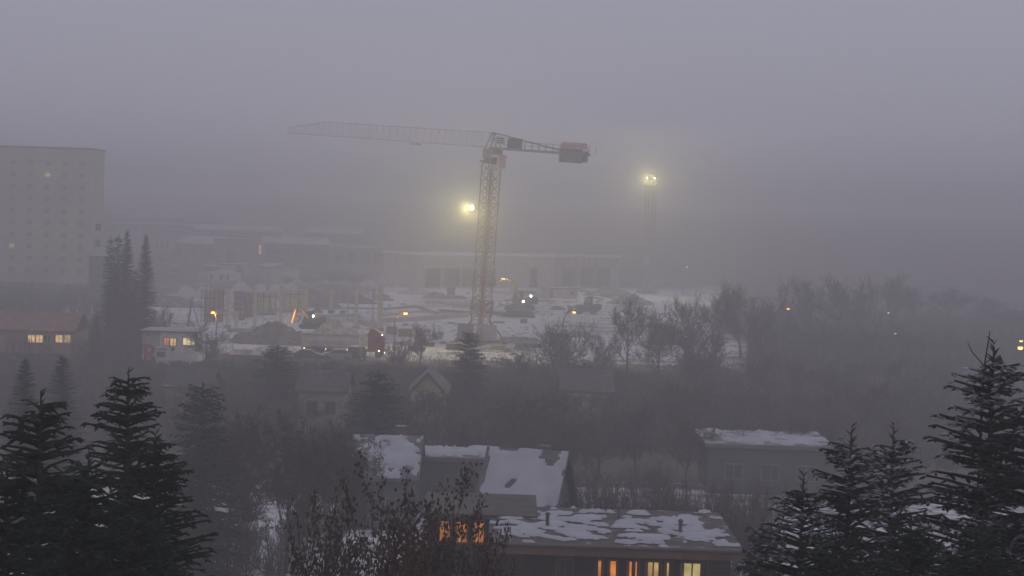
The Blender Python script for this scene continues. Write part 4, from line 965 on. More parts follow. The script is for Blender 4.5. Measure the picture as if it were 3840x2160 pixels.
for a in (('reddish stack of material by the street lamp post, left of two', 1468, 1252, 1.8, 1.5, 4, mat('brick_pack', (.30, .17, .13), .9, .3, 2)), ('reddish stack of material by the street lamp post, right of two', 1520, 1262, 2.4, 1.4, 4, MATS['brick_pack']),
          ('narrow upright stack left of the crane foot', 1630, 1276, .9, .8, 4, CONCD), ('narrow upright orange stack left of the crane foot', 1650, 1272, .7, .7, 4, MATS['brick_pack']),
          ('low plank stack between the street lamp and the crane', 1590, 1298, 3.2, 1.2, 2, WOODP), ('snowy plank stack in front of the left ballast block', 1700, 1312, 2.4, 1.2, 3, WOODP),
          ('yellowish lit timber stack under the right ballast block', 1865, 1312, 2.3, 1.0, 2, mat('yellow_timber', (.55, .40, .15), .8, .2, 1)), ('grey stack right of the crane foot', 1955, 1308, 2.2, 1.2, 3, CONCD),
          ('thin stack of boards near the last column foot', 1380, 1268, 2.4, 1.0, 2, WOODP), ('small dark stack behind the second column', 1283, 1176, 1.0, .8, 2, CONCD), ('dark stack of sheets between crane and hall', 1690, 1108, 2.0, 1.2, 7, CONCD), ('dark pallet stack in the snow halfway between street lamp and crane', 1600, 1248, 1.2, 1.0, 2, CONCD), ('snow topped board stack at the near edge, right of the street lamp foot', 1560, 1318, 2.6, 1.0, 2, WOODP),
          ('thin dark board stack lying left of the left ballast block', 1672, 1290, 1.8, .8, 1, STEEL), ('dark board stack on the snow right of the right ballast block', 1915, 1272, 2.4, .8, 1, STEEL), ('dark low stack in front of the round bare shrub, to its left', 2005, 1304, 2.0, 1.0, 2, STEEL),
          ('small pallet stack in the snow before the pale foundation wall', 1520, 1222, 1.0, .8, 1, WOODP), ('long thin board stack beyond the pale foundation wall', 1640, 1192, 3.2, .6, 1, STEEL), ('board stack just right of the lower crane mast', 1870, 1212, 2.2, .7, 1, WOODP),
          ('reddish pallet stack behind the mast, near the three red workers', 1838, 1142, 1.4, 1.0, 2, MATS['brick_pack']), ('dark pipe stack at the foot of the hall scaffold', 1990, 1100, 3.0, 1.0, 2, STEEL), ('pale block stack at the foot of the hall, right of the tall door', 1925, 1096, 1.6, 1.0, 3, CONC),
          ('snowy plank stack below the office containers', 770, 1290, 2.6, 1.0, 2, WOODP)):
    stack(*a)
for k, (x0, y0, x1, y1) in enumerate(((2175, 1093, 2222, 1098), (2196, 1104, 2222, 1108), (2251, 1112, 2304, 1122), (2304, 1127, 2338, 1134), (2212, 1116, 2260, 1126))):
    a = G(x0, y0 + 6); b = G(x1, y1 + 6); d = b - a
    t = thing('beam_trestle', ['topmost dark beam lying on trestles at the right of the site', 'short dark beam on trestles below the topmost one', 'longest dark beam on trestles right of the loader', 'rightmost dark beam on trestles near the grey bank', 'thin dark beam on trestles above the loader cab'][k], 'beam', a, math.atan2(d.y, d.x), 'beams on trestles at the right of the site')
    L = math.hypot(d.x, d.y); MB().box((L / 2, 0, .62), (L, .35, .35)).build('beam', STEEL, t)
    m = MB()
    for x in (L * .12, L * .88): m.bar((x, -.4, 0), (x, 0, .5), .09); m.bar((x, .4, 0), (x, 0, .5), .09)
    m.build('trestle', STEEL, t)
# starter bar cages
for k, (px, pb, pt) in enumerate(((1396, 1228, 1138), (1304, 1205, 1142), (1322, 1205, 1148), (1500, 1182, 1150), (1380, 1182, 1160), (1812, 1120, 1096), (1445, 1168, 1150), (1458, 1160, 1140))):
    p = G(px, pb); H = (pb - pt) / (FPX / p.y); m = MB()
    for x in (-.14, .14):
        for y in (-.14, .14): m.bar((x, y, 0), (x, y, H), .045)
    z = .3
    while z < H: m.box((0, 0, z), (.34, .34, .03)); z += .35
    o = m.build('rebar_cage', STEEL); o.location = p
    tag(o, ['thin tall rebar cage left of the rightmost column', 'thin rebar cage left of the second column', 'thin rebar cage touching the second column', 'short rebar cage in the middle of the snowy foundations', 'short rebar cage between the two right columns', 'thin rebar cage by the hall beside the mast', 'tiny rebar stub right of the rightmost column', 'tiny rebar stub farther right of the rightmost column'][k], 'rebar', 'rebar cages on the site')

# toilet cabin and sign boards
p = G(1392, 1127); t = thing('toilet_cabin', 'green portable toilet cabin with a white door and snow on its roof', 'toilet cabin', p, R(-25)); GR = mat('green_plastic', (.10, .20, .15), .6, .1); t.scale = (1.12, 1.12, 1.15)
MB().box((0, 0, 1.1), (1.15, 1.15, 2.1)).build('cabin', GR, t, bevel=.03)
MB().tube([(0, 0, 2.15), (0, 0, 2.3), (0, 0, 2.42)], [.85, .78, .35], 8).build('roof', ROOFSNOW, t)
dr = MB().box((.1, -.6, 1.05), (.75, .06, 1.85)).build('door', mat('white_plastic', (.72, .72, .70), .6, .04), t)
m = MB(); m.tube([(.1, -.64, 1.62), (.1, -.66, 1.62)], .07, 8); m.prism([(-.02, 1.2), (.22, 1.2), (.16, 1.52), (.04, 1.52)], -.66, -.635); m.box((.1, -.65, .85), (.3, .02, .1)); m.build('door_sign', STEEL, dr)
p = G(1423, 1082); t = thing('banner_board', 'wide white board with rows of lettering behind the columns, left of the hall', 'sign', p, R(0))
W = 3.4; m = MB()
for x in (-W / 2 + .2, W / 2 - .2): m.bar((x, .1, 0), (x, .1, 2.3), .09)
m.build('post', STEEL, t); MB().box((0, 0, 1.5), (W, .06, 1.5)).build('board', mat('sign_white', (.62, .60, .60), .8, .06), t)
m = MB()
for r_, z in enumerate((2.0, 1.72, 1.4, 1.08)):
    x = -W / 2 + .35
    while x < W / 2 - .4: m.box((x, -.04, z), (.16, .03, .18 if r_ != 2 else .26)); x += .27
m.build('lettering', CONCD, t)
p = G(1491, 1084); t = thing('site_sign', 'narrow upright white notice board left of the hall corner', 'sign', p, R(-8))
m = MB(); m.bar((-.5, .1, 0), (-.5, .1, 2.6), .09); m.bar((.5, .1, 0), (.5, .1, 2.6), .09); m.build('post', STEEL, t)
MB().box((0, 0, 1.5), (1.3, .06, 2.2)).build('board', MATS['sign_white'], t)
m = MB(); m.box((0, -.04, 2.2), (.9, .03, .3)); m.box((.1, -.04, 1.6), (.5, .03, .5)); m.box((0, -.04, 1.0), (.8, .03, .12)); m.build('lettering', CONCD, t)

# office containers with the big red letter
def offices():
    D = 249.0
    z0 = 0; xl = at(528, 1300, D).x; xm = at(600, 1300, D).x; xr = at(742, 1300, D).x
    t = thing('site_office', 'white site office of containers with lit windows and a big red letter R', 'site office', (xm, D, 0), R(0))
    H = at(640, 1246, D).z; W = xr - xm
    wh = mat('container_white', (.84, .82, .80), .7, .06, .6)
    MB().box((W / 2, 3.2, H / 2), (W, 6.4, H)).build('wall', wh, t)
    Wl = xm - xl
    MB().box((-Wl / 2, 3.8, H / 2), (Wl, 6.0, H - .15)).build('side_container', mat('container_grey', (.62, .57, .56), .7, .08, .6), t)
    MB().box(((W - Wl) / 2, 3.3, H + .09), (W + Wl + .3, 7.2, .2)).build('roof', ROOFTHIN, t)
    def txt(s, x, y, z, size, m, par, name, sx=1.0):
        cu = bpy.data.curves.new(name, 'FONT'); cu.body = s; cu.size = size; cu.extrude = .03; cu.offset = .03
        o = bpy.data.objects.new(name, cu); C.objects.link(o); o.location = (x, y, z); o.rotation_euler = (R(90), 0, 0); o.scale = (sx, 1, 1)
        bpy.context.view_layer.update(); me = bpy.data.meshes.new_from_object(o.evaluated_get(bpy.context.evaluated_depsgraph_get())); me.materials.clear(); me.materials.append(m)
        n_ = bpy.data.objects.new(name, me); C.objects.link(n_); n_.location = (x, y, z); n_.rotation_euler = (R(90), 0, 0); n_.scale = (sx, 1, 1); n_.parent = par; bpy.data.objects.remove(o); return n_
    rd = mat('red_lettering', (.55, .04, .04), .7, .1)
    txt('R', -Wl + .1, .72, .25, 3.5, rd, t, 'letter', .92)
    MB().box((W * .93, -.04, H - .55), (.75, .05, .7)).build('red_emblem', rd, t)
    for px0, px1, zz, mm in ((614, 636, 1, LITR), (638, 662, 1, LITW)):
        x0 = at(px0, 1280, D).x - xm; x1 = at(px1, 1280, D).x - xm
        window_part(t, (x0 + x1) / 2, at(640, 1282, D).z, x1 - x0, 1.05, mm, CONCD)
    x0 = at(685, 1280, D).x - xm; x1 = at(732, 1280, D).x - xm
    window_part(t, (x0 + x1) / 2, at(700, 1280, D).z, x1 - x0, 1.05, glow('lit_window_bright', (1.0, .78, .38), 1.3, .5), CONCD, bars=2)
    window_part(t, at(648, 1309, D).x - xm, at(648, 1309, D).z, .35, .35, GLASS, CONCD, bars=0)
    # porch cabin
    a = at(584, 1325, D - 3); b = at(624, 1325, D - 3)
    c = thing('porch_cabin', 'little white gate cabin with windows in front of the office containers', 'cabin', (a.x, D - 3, 0), 0)
    w = b.x - a.x; h = at(600, 1307, D - 3).z
    MB().box((w / 2, .7, h / 2), (w, 1.4, h)).build('wall', wh, c); MB().box((w / 2, .7, h + .08), (w + .3, 1.8, .16)).build('roof', SNOW, c)
    window_part(c, w / 2, h - .75, w * .7, .6, GLASS, CONCD)
offices()
# small roof at the near edge and a snowy fence/line of panels
p = G(925, 1352); t = thing('low_shed', 'low shed with a snowy roof at the near edge, left of the dark conifer', 'shed', p + Vector((-2, 0, 0)), R(-4))
MB().box((2.1, 1.5, .25), (4.1, 3, .7)).build('wall', CONCD, t); roof_mb('gable', 4.2, 3, .6, .5).build('roof', ROOFTHIN, t)
p = G(2487, 1300); t = thing('dark_container', 'dark container standing behind the large bare trees right of the site', 'container', p + Vector((-1.6, 3, 0)), R(4))
MB().box((1.8, 2, 1.7), (4.0, 4, 3.4)).build('container_body', PAINT_D, t, bevel=.04); MB().box((1.8, 2, 3.47), (4.0, 4.0, .12)).build('roof', SNOW, t)
m = MB(); [m.box((.1 + i * .38, -.04, 1.7), (.12, .1, 3.1)) for i in range(10)]; m.build('ribs', PAINT_D, t)
# yard clutter left of the site: stored snowy things
random.seed(44)
lab = ['pale snowy pile of goods in the yard right of the spruces', 'low snowy stack in the yard beside the spruces', 'snow covered crate row in the yard, left of the lantern house', 'dark stored box in the yard behind the lantern house', 'snowy pipes stacked in the yard near the spruces',
       'snow topped container in the yard above the lantern house', 'low snowy rack in the yard under the workshop', 'pale stored block between the spruces and the workshop', 'snowy parked trailer right of the panelled shed', 'snow topped rack right of the panelled shed', 'far snow topped stack right of the panelled shed', 'low snow topped rack between shed and columns']
for k, (px, py, w) in enumerate(((600, 1000, 3.5), (615, 1022, 3), (660, 1010, 4), (682, 996, 2), (640, 1040, 5), (690, 985, 5), (720, 1003, 3), (590, 985, 3), (1130, 985, 5), (1150, 1010, 5), (1120, 975, 3), (1180, 1050, 5))):
    p = G(px, py); t = thing('stored_goods', lab[k], 'stored goods', p, random.uniform(-.3, .3), 'goods stored in the yard')
    MB().box((0, 0, .6), (w, 1.8, 1.2)).build('goods_body', CONCD, t, bevel=.1); MB().box((0, 0, 1.28), (w * .96, 1.7, .14)).build('snow_cover', SNOW, t, bevel=.04)
    MB().box((w * .2, .1, 1.6), (w * .4, 1.2, .5)).build('top_load', PAINT_D, t)
# ------------------------------------------------------------------ trees
def rnd_dir(rng, up=.2):
    a = rng.uniform(0, 6.283); z = rng.uniform(-1 + up, 1); r = math.sqrt(max(0, 1 - z * z)); return Vector((r * math.cos(a), r * math.sin(a), z))
def tri_tube(v, f, p, q, r0, r1, n=3):
    d = (q - p)
    if d.length < 1e-5: return
    M = d.to_track_quat('Z', 'Y').to_matrix(); o = len(v)
    cs = [(math.cos(6.283 * k / n), math.sin(6.283 * k / n)) for k in range(n)]
    for a, b in cs: v.append(tuple(p + M @ Vector((a * r0, b * r0, 0))))
    for a, b in cs: v.append(tuple(q + M @ Vector((a * r1, b * r1, 0))))
    for k in range(n): f.append((o + k, o + (k + 1) % n, o + n + (k + 1) % n, o + n + k))
def bare_tree(name, seed, h, rad, stems, depth, kids, twig, trunk_r, leafy=0, twm=None, clear=.25, upw=.35):
    rng = random.Random(seed); tv, tf, cv, cf, lv, lf = [], [], [], [], [], []
    def grow(p, d, length, r, lev):
        segs = 3; v, f = (tv, tf) if lev == 0 else (cv, cf); pts = [p]
        for s in range(segs):
            d = (d + rnd_dir(rng) * (.16 + .05 * lev) + Vector((0, 0, upw * .12))).normalized()
            q = pts[-1] + d * (length / segs)
            tri_tube(v, f, pts[-1], q, r * (1 - .22 * s), r * (1 - .22 * (s + 1)), 6 if lev == 0 else 3); pts.append(q)
        if lev < depth:
            nk = kids[min(lev, len(kids) - 1)]
            for k in range(nk):
                t = clear + (1 - clear) * (k + rng.random()) / nk if lev == 0 else .2 + .8 * (k + rng.random()) / nk
                i = min(segs - 1, int(t * segs)); pp = pts[i].lerp(pts[i + 1], t * segs - i)
                side = rnd_dir(rng); side = (side - d * side.dot(d)).normalized()
                nd = (d * rng.uniform(.45, .9) + side * rng.uniform(.6, 1.0) + Vector((0, 0, upw * .5))).normalized()
                grow(pp, nd, length * rng.uniform(.5, .72) * (1 if lev else .85), max(twig, r * (1 - .6 * t) * .55), lev + 1)
        elif leafy:
            for k in range(leafy):
                pp = pts[rng.randint(1, 3)] + rnd_dir(rng, 0) * rng.uniform(.02, .3); a = rnd_dir(rng, 0) * rng.uniform(.05, .09); b = a.cross(rnd_dir(rng, 0)).normalized() * .04
                o = len(lv); lv.extend([tuple(pp - a), tuple(pp + b), tuple(pp + a), tuple(pp - b)]); lf.append((o, o + 1, o + 2, o + 3))
    for s in range(stems):
        a = 6.283 * s / stems + rng.random()
        d = Vector((math.cos(a) * (.5 if stems > 1 else .05), math.sin(a) * (.5 if stems > 1 else .05), 1)).normalized()
        grow(Vector((math.cos(a) * .1, math.sin(a) * .1, -.3)), d, h * (.62 if stems == 1 else .55), trunk_r, 0)
    # normalise to the wanted height and spread
    mz = max(z for _, _, z in cv); mr = sorted(math.hypot(x, y) for x, y, _ in cv)[int(len(cv) * .97)]
    kz = h / mz; kr = rad / mr
    for L_ in (tv, cv, lv):
        for i, (x, y, z) in enumerate(L_): L_[i] = (x * kr, y * kr, z * kz)
    t = thing(name, 'x', 'tree')
    for nm, V, F, m in (('trunk', tv, tf, BARK), ('crown', cv, cf, twm or TWIG), ('withered_foliage', lv, lf, BROWNLEAF)):
        if V:
            b = MB(); b.v = V; b.f = F; b.build(nm, m, t)
    return t
def conifer(name, seed, h, rad, needles, dens=1.0, power=.85, sprays=3, low=.04, fine=1.0):
    rng = random.Random(seed); v = []; f = []
    z = h * low
    while z < h * .985:
        t = z / h; R0 = rad * (1 - t) ** power * (1 if t > .12 else .75 + 2 * t)
        nb = max(6, int((9 + 9 * (1 - t)) * dens))
        for k in range(nb):
            a = rng.uniform(0, 6.283); L = R0 * rng.uniform(.62, 1.12) + .12
            droop = rng.uniform(.10, .30) * (1 - t * .6)
            p0 = Vector((0, 0, z + rng.uniform(-.15, .15))); dr = Vector((math.cos(a), math.sin(a), 0)); n = max(2, int(L / .24)); side = Vector((-dr.y, dr.x, 0))
            prev = p0
            for s in range(1, n + 1):
                u = s / n; p = p0 + dr * (L * u) + Vector((0, 0, -droop * L * u ** 1.5 + (.35 * L * u * t))) + side * (.06 * math.sin(s * 1.7 + k))
                tri_tube(v, f, prev, p, .02 + .025 * (1 - u), .02 + .02 * (1 - u)) if s % 2 == 0 or n < 5 else None
                if s % 2 == 0 or n < 5: prev = p
                for q in range(sprays):
                    w = rng.choice((-1, 1)); ln = fine * rng.uniform(.2, .5) * (1.15 - .5 * u) * (1 if rad > 1.5 else .7)
                    e = p + side * (w * ln) + dr * (ln * rng.uniform(.2, .7)) + Vector((0, 0, ln * rng.uniform(-.55, .12)))
                    tt = (e - p).cross(Vector((rng.uniform(-.4, .4), rng.uniform(-.4, .4), 1))).normalized() * (fine ** 1.6) * rng.uniform(.06, .11)
                    o = len(v); v.extend([tuple(p - tt * .6), tuple(p + tt * .6), tuple(p.lerp(e, .6) + tt), tuple(e), tuple(p.lerp(e, .6) - tt)]); f.append((o, o + 1, o + 2, o + 3, o + 4))
        z += .30 / dens * (1 + .3 * rng.random())
    for k in range(30):                              # leader
        zz = h * .93 + k * h * .0025; a = rng.uniform(0, 6.283); p = Vector((0, 0, zz)); e = p + Vector((math.cos(a) * .12, math.sin(a) * .12, .12))
        o = len(v); v.extend([tuple(p), tuple(p + Vector((0, 0, .05))), tuple(e)]); f.append((o, o + 1, o + 2))
    t = thing(name, 'x', 'tree')
    b = MB(); b.tube([(0, 0, -.3), (.02, 0, h * .5), (0, .02, h * 1.0)], [.02 * h, .011 * h, .012], 8); b.build('trunk', BARK, t)
    b = MB(); b.v = v; b.f = f; b.build('crown', needles, t)
    return t
used = {}
def plant(proto, label, px, py, dist, h=None, w=None, cat='tree', group=None, rz=None, name=None):
    "proto: (root, height, radius); py is the photo row of the top; w the crown width in photo pixels"
    root, H0, R0 = protos[proto]
    top = at(px, py, dist); g = gz(top.x, dist); H = top.z - g if h is None else h
    sc = H / H0; s = FPX / dist; sr = sc if w is None else (w / 2 / s) / R0
    sr = max(.35 * sc, min(sr, 2.2 * sc))
    loc = (top.x, dist, g); rz = (hash((px, dist)) % 628) / 100.0 if rz is None else rz
    if proto not in used:
        used[proto] = 1; r = root; r.location = loc; r.rotation_euler = (0, 0, rz); r.scale = (sr, sr, sc); r['label'] = label
        if group: r['group'] = group
    else: r = dup(root, loc, rz, label, group, (sr, sr, sc))
    if 'group' in r.keys() and not group: del r['group']
    r['category'] = cat
    return r
protos = {
 'sp1': (conifer('spruce', 1, 17, 4.3, NEEDLE, 1.45, .74, 11, fine=.46), 17, 4.3),
 'sp2': (conifer('spruce', 2, 16, 4.0, NEEDLE, 1.45, .70, 11, fine=.46), 16, 4.0),
 'spS': (conifer('snow_dusted_spruce', 3, 16, 4.2, NEEDLES, 1.45, .74, 11, fine=.46), 16, 4.2),
 'spN': (conifer('narrow_spruce', 4, 15, 1.9, NEEDLE, .9, .6), 15, 1.9),
 'yew': (conifer('dark_conifer', 5, 8, 2.6, NEEDLE, 1.1, .5), 8, 2.6),
 'b1': (bare_tree('bare_tree', 11, 10, 4.2, 1, 4, (8, 6, 5, 5), .03, .2), 10, 4.2),
 'b2': (bare_tree('bare_tree', 12, 10, 4.5, 1, 4, (9, 6, 5, 4), .03, .22, clear=.15), 10, 4.5),
 'b3': (bare_tree('bare_tree', 13, 11, 3.8, 1, 4, (10, 6, 5, 5), .028, .22, clear=.3, upw=.6), 11, 3.8),
 'sh': (bare_tree('bare_shrub', 14, 5, 4.0, 7, 3, (6, 6, 5), .02, .07, clear=.1), 5, 4.0),
 'sh2': (bare_tree('bare_shrub', 15, 4, 3.0, 6, 3, (5, 5, 5), .02, .06, clear=.1), 4, 3.0),
 'gs': (bare_tree('snowy_garden_shrub', 16, 3.5, 1.9, 5, 3, (5, 5, 4), .02, .05, twm=TWIGS, clear=.1), 3.5, 1.9),
 'br': (bare_tree('withered_beech', 17, 10, 4.2, 1, 4, (9, 6, 5, 3), .016, .2, leafy=34, clear=.08), 10, 4.2),
}
# spruce group at the left of the site
g4 = 'row of tall spruces left of the site'
for k, (px, py, d, w) in enumerate(((413, 886, 268, 62), (446, 880, 262, 80), (478, 864, 260, 100), (548, 878, 258, 108))):
    plant(['spN', 'spN', 'sp2', 'sp1'][k], ['leftmost narrow spruce of the tall group left of the site', 'second narrow spruce of the tall group left of the site', 'tallest spruce of the group left of the site', 'broad spruce on the right of the tall group, beside the yard'][k], px, py, d, None, w * 1.4, group=g4)
plant('spN', 'dark evergreen filling the gap low between the tall spruces', 510, 1010, 262, None, 95, group=g4)
plant('spN', 'dark evergreen at the left foot of the tall spruce group', 428, 1000, 256, None, 90, group=g4)
plant('sp2', 'dark evergreen beside the stair tower left of the spruces', 362, 1180, 240, None, 120)
# conifers in front of the site
plant('yew', 'round dark conifer standing before the right ballast block of the crane', 1762, 1243, 205, None, 200)
plant('yew', 'dark conifer with a ragged top under the parked lorry', 1040, 1294, 195, None, 300)
plant('yew', 'dark conifer among houses below the street lamp', 1420, 1392, 150, None, 330)
plant('sp1', 'dark spruce in front of the red house at the left', 95, 1345, 120, None, 330)
plant('sp2', 'dark spruce just left of the big foreground spruce', 235, 1335, 135, None, 300)
plant('yew', 'dark spreading conifer right of the big foreground spruce', 760, 1440, 110, None, 420)
plant('sp1', 'big dark spruce in the foreground at the left', 480, 1402, 38, None, None)
plant('sp2', 'dark foreground spruce between the big spruce and the left edge', 150, 1490, 32, None, None)
plant('sp1', 'nearly black spruce low in the left corner', 30, 1735, 27, None, None)
plant('sp2', 'nearly black spruce in the bottom left, second from the corner', 330, 1720, 29, None, None)
plant('sp1', 'dark foreground spruce with its tip below the spreading conifer', 585, 1640, 33, None, None)
plant('sp2', 'black spruce along the bottom edge left of the snowy gap', 520, 1930, 30, None, None)
# right foreground, snow dusted
gR = 'snow dusted spruces at the right'
plant('spS', 'snow dusted spruce with the left of two equal tips', 3195, 1612, 38, None, None, group=gR)
plant('spS', 'snow dusted spruce with the right of two equal tips', 3352, 1606, 41, None, None, group=gR)
plant('spS', 'lower snow dusted spruce left of the two equal tips', 3010, 1790, 36, None, None, group=gR)
plant('spS', 'tall snow dusted spruce at the right edge reaching above all others', 3725, 1300, 34, None, None, group=gR)
plant('spS', 'snow dusted spruce cut off by the right edge', 3900, 1420, 32, None, None, group=gR)
plant('sp2', 'dark spruce at the bottom right before the snow dusted ones', 3130, 2010, 31, None, None)
plant('sp1', 'dark spruce in the bottom right corner', 3680, 1960, 29, None, None)
plant('sp2', 'dark spruce at the bottom between the two right hand spruces', 3420, 1960, 31, None, None)
plant('yew', 'low dark conifer right of the lit house', 2860, 1960, 60, None, 420)
# bare leader twigs above the right hand spruce
lt = at(3722, 1245, 34); tg = thing('bare_sapling', 'thin bare treetop with one withered leaf rising above the tall right spruce', 'tree', (lt.x, 34.3, 0))
m = MB(); zt = lt.z; m.tube([(-.06, 0, 0), (-.06, 0, zt - 1.0), (-.03, 0, zt - .5), (.03, 0, zt)], [.09, .025, .016, .008], 5); m.build('trunk', BARK, tg)
m = MB(); m.tube([(-.06, 0, zt - .62), (-.28, .02, zt - .38), (-.36, .02, zt - .22)], [.012, .009, .005], 4); m.tube([(-.05, 0, zt - .6), (.14, .02, zt - .45), (.2, 0, zt - .3)], [.012, .01, .006], 4); m.tube([(-.05, 0, zt - .8), (.2, 0, zt - .62)], [.012, .006], 4); m.build('branch', BARK, tg)
MB().add([(.1, 0, zt - .52), (.24, .03, zt - .42), (.3, 0, zt - .56), (.2, -.03, zt - .66)], [(0, 1, 2, 3)]).build('withered_leaf', BROWNLEAF, tg)

# withered brown trees
gB = 'trees that kept brown leaves'
for k, (px, py, d, w) in enumerate(((1440, 1775, 52, 900), (1330, 1905, 46, 560), (1660, 1960, 50, 600), (860, 1530, 118, 380), (1080, 1560, 112, 420), (1260, 1600, 116, 300), (2010, 1470, 160, 340), (2160, 1560, 150, 300), (1560, 2000, 36, 900))):
    plant('br', ['broad brown leafed tree before the snowy garden house', 'brown leafed tree just left of the broad one, right of the snowy gap', 'brown leafed tree reaching the dim orange annexe', 'brown leafed tree behind the big spruce, leftmost of three', 'brown leafed tree in the middle of the distant three', 'small brown leafed tree left of the snowy garden house roof',
                 'brownish tree behind the snowy garage', 'brownish tree behind the snow flecked shrubs right of centre', 'low brown leafed tree at the bottom edge'][k], px, py, d, None, w, group=gB)
# bare trees and shrubs along the near edge of the site
gE = 'bare trees and shrubs along the near edge of the site'
for k, (pr, px, py, d, w, lb) in enumerate((
    ('sh', 2112, 1182, 250, 255, 'round bare shrub in front of the snow, right of the crane'),
    ('b1', 1580, 1200, 258, 120, 'thin bare tree between the street lamp and the crane foot'),
    ('sh2', 1500, 1262, 255, 130, 'low bare shrub at the foot of the curved street lamp'),
    ('b2', 778, 1185, 243, 170, 'bare tree in front of the office containers'),
    ('sh2', 602, 1135, 268, 90, 'bare shrub right of the tall spruces'),
    ('sh', 470, 1225, 242, 180, 'tangled bare shrub below the tall spruces'),
    ('b1', 420, 1240, 240, 110, 'bare tree at the left foot of the tall spruces'),
    ('b1', 2360, 1095, 256, 210, 'tall bare tree with open branches over the right of the site'),
    ('b2', 2480, 1108, 250, 230, 'bare tree before the dark container'),
    ('sh2', 2265, 1240, 252, 120, 'low bare shrub between the round one and the tall bare trees'),
    ('b3', 2580, 1092, 262, 200, 'bare tree just right of the dark container'),
    ('b1', 2690, 1075, 276, 200, 'bare tree fading into fog, second right of the container'),
    ('sh', 2640, 1200, 250, 240, 'wide bare shrub under the fading trees right of the container'),
    ('b3', 2790, 1036, 295, 210, 'dense crowned bare tree left of the orange lamp'),
    ('b2', 2895, 1030, 305, 220, 'densest bare crown in the row, next to the orange lamp'),
    ('b1', 2830, 1150, 268, 260, 'broad low bare tree under the dense crowns'),
    ('b3', 3060, 1024, 335, 210, 'bare crown just right of the orange lamp'),
    ('b1', 3150, 1018, 345, 210, 'tall pale bare crown right of the orange lamp'),
    ('b2', 3060, 1160, 285, 240, 'low bare tree right of the orange lamp'),
    ('b3', 3230, 1070, 350, 200, 'foggy bare tree between the orange lamp and the small orange lamp'),
    ('b1', 3345, 1012, 385, 200, 'tall foggy bare tree behind the small orange lamp'),
    ('b2', 3220, 1190, 290, 260, 'low foggy bare tree left of the small orange lamp'),
    ('b3', 3450, 1060, 400, 220, 'foggy bare tree right of the small orange lamp'),
    ('b1', 3560, 1070, 405, 240, 'very faint bare tree farther right in the fog'),
    ('b2', 3420, 1200, 300, 280, 'low faint bare tree under the small orange lamp'),
    ('b3', 3680, 1100, 410, 240, 'very faint bare tree near the right edge'),
    ('b2', 3610, 1230, 300, 280, 'low faint bare tree near the right edge'),
    ('b1', 3790, 1150, 370, 240, 'faint bare tree at the right edge above the two bright lamps'),
    ('sh2', 995, 1120, 400, 60, 'small bare bush behind the yellow formwork'),
    ('sh2', 1255, 1010, 520, 140, 'dark bare thicket in the yard left of the hall'),
    ('sh2', 1170, 1030, 510, 120, 'dark bare thicket right of the panelled shed'),
    ('sh2', 1335, 1015, 515, 120, 'dark bare thicket beside the hall side wall'),
    ('sh2', 1080, 1030, 500, 70, 'bare bush at the corner of the panelled shed'))):
    plant(pr, lb, px, py, d, None, w, 'shrub' if pr.startswith('sh') else 'tree', gE)
# two belts of bare trees between the gardens and the site
random.seed(7)
def belt(x0, x1, n, ytop, dist, w, where, grp, kinds=('b1', 'b2', 'b3')):
    words = ['first', 'second', 'third', 'fourth', 'fifth', 'sixth', 'seventh', 'eighth', 'ninth', 'tenth', 'eleventh', 'twelfth', 'thirteenth', 'fourteenth', 'fifteenth', 'sixteenth', 'seventeenth', 'eighteenth']
    for k in range(n):
        px = x0 + (x1 - x0) * (k + random.uniform(-.25, .25)) / (n - 1)
        plant(kinds[k % len(kinds)], f'bare tree, {words[k]} from the left {where}', px, (ytop(px) if callable(ytop) else ytop) + random.uniform(-35, 35), dist + random.uniform(-7, 7), None, w * random.uniform(.85, 1.15), group=grp)
belt(1960, 3560, 15, lambda x: 1330 + (x - 1900) * .01, 225, 210, 'in the belt right below the foggy site', 'belt of bare trees right below the site')
belt(1900, 3500, 14, lambda x: 1430, 190, 240, 'in the middle belt behind the white flat roof', 'middle belt of bare trees')
belt(2100, 3420, 9, lambda x: 1530 if x < 2500 else 1560, 160, 270, 'in the nearest belt behind the white flat roof', 'nearest belt of bare trees')
belt(20, 1700, 14, lambda x: 1350, 222, 200, 'in the belt below the office containers and lorry', 'belt of bare trees below the containers')
belt(560, 1760, 11, lambda x: 1440, 178, 250, 'in the belt behind the dark conifers', 'belt of bare trees behind the dark conifers')
belt(700, 1900, 8, lambda x: 1540, 150, 260, 'in the nearest belt behind the brown leafed trees', 'nearest belt behind the brown leafed trees')
# garden shrubs with snow on them
random.seed(21)
gl = [(1960, 1760, 128), (2090, 1740, 130), (2180, 1830, 118), (2270, 1750, 130), (2360, 1800, 122), (2450, 1730, 134), (2540, 1790, 124), (2620, 1850, 116), (2700, 1760, 130), (2780, 1830, 120), (2860, 1780, 128), (2330, 1890, 112), (2520, 1900, 110), (2700, 1910, 108), (2830, 1900, 110), (1640, 1760, 125), (1780, 1730, 130), (760, 1990, 108), (930, 1960, 112), (1030, 2040, 104), (880, 2070, 102), (700, 2080, 100), (1120, 2060, 106)]
nm = ['behind the snowy garage', 'right of the snowy garage roof', 'in front of the snowy garage', 'second right of the garage in the back row', 'third right of the garage in the middle of the garden', 'left below the white flat roof', 'under the left end of the white flat roof', 'in the garden centre below the white flat roof', 'under the middle of the white flat roof',
      'lower down under the white flat roof', 'under the right end of the white flat roof', 'just above the lit house on the left', 'just above the middle of the lit house', 'just above the right end of the lit house', 'beside the dark spruces right of the lit house', 'below the snowy garden house', 'right of the snowy garden house',
      'in the snowy gap at the left', 'at the top of the snowy gap', 'at the bottom right of the snowy gap', 'at the bottom of the snowy gap', 'at the bottom left of the snowy gap', 'right of the snowy gap under brown leaves']
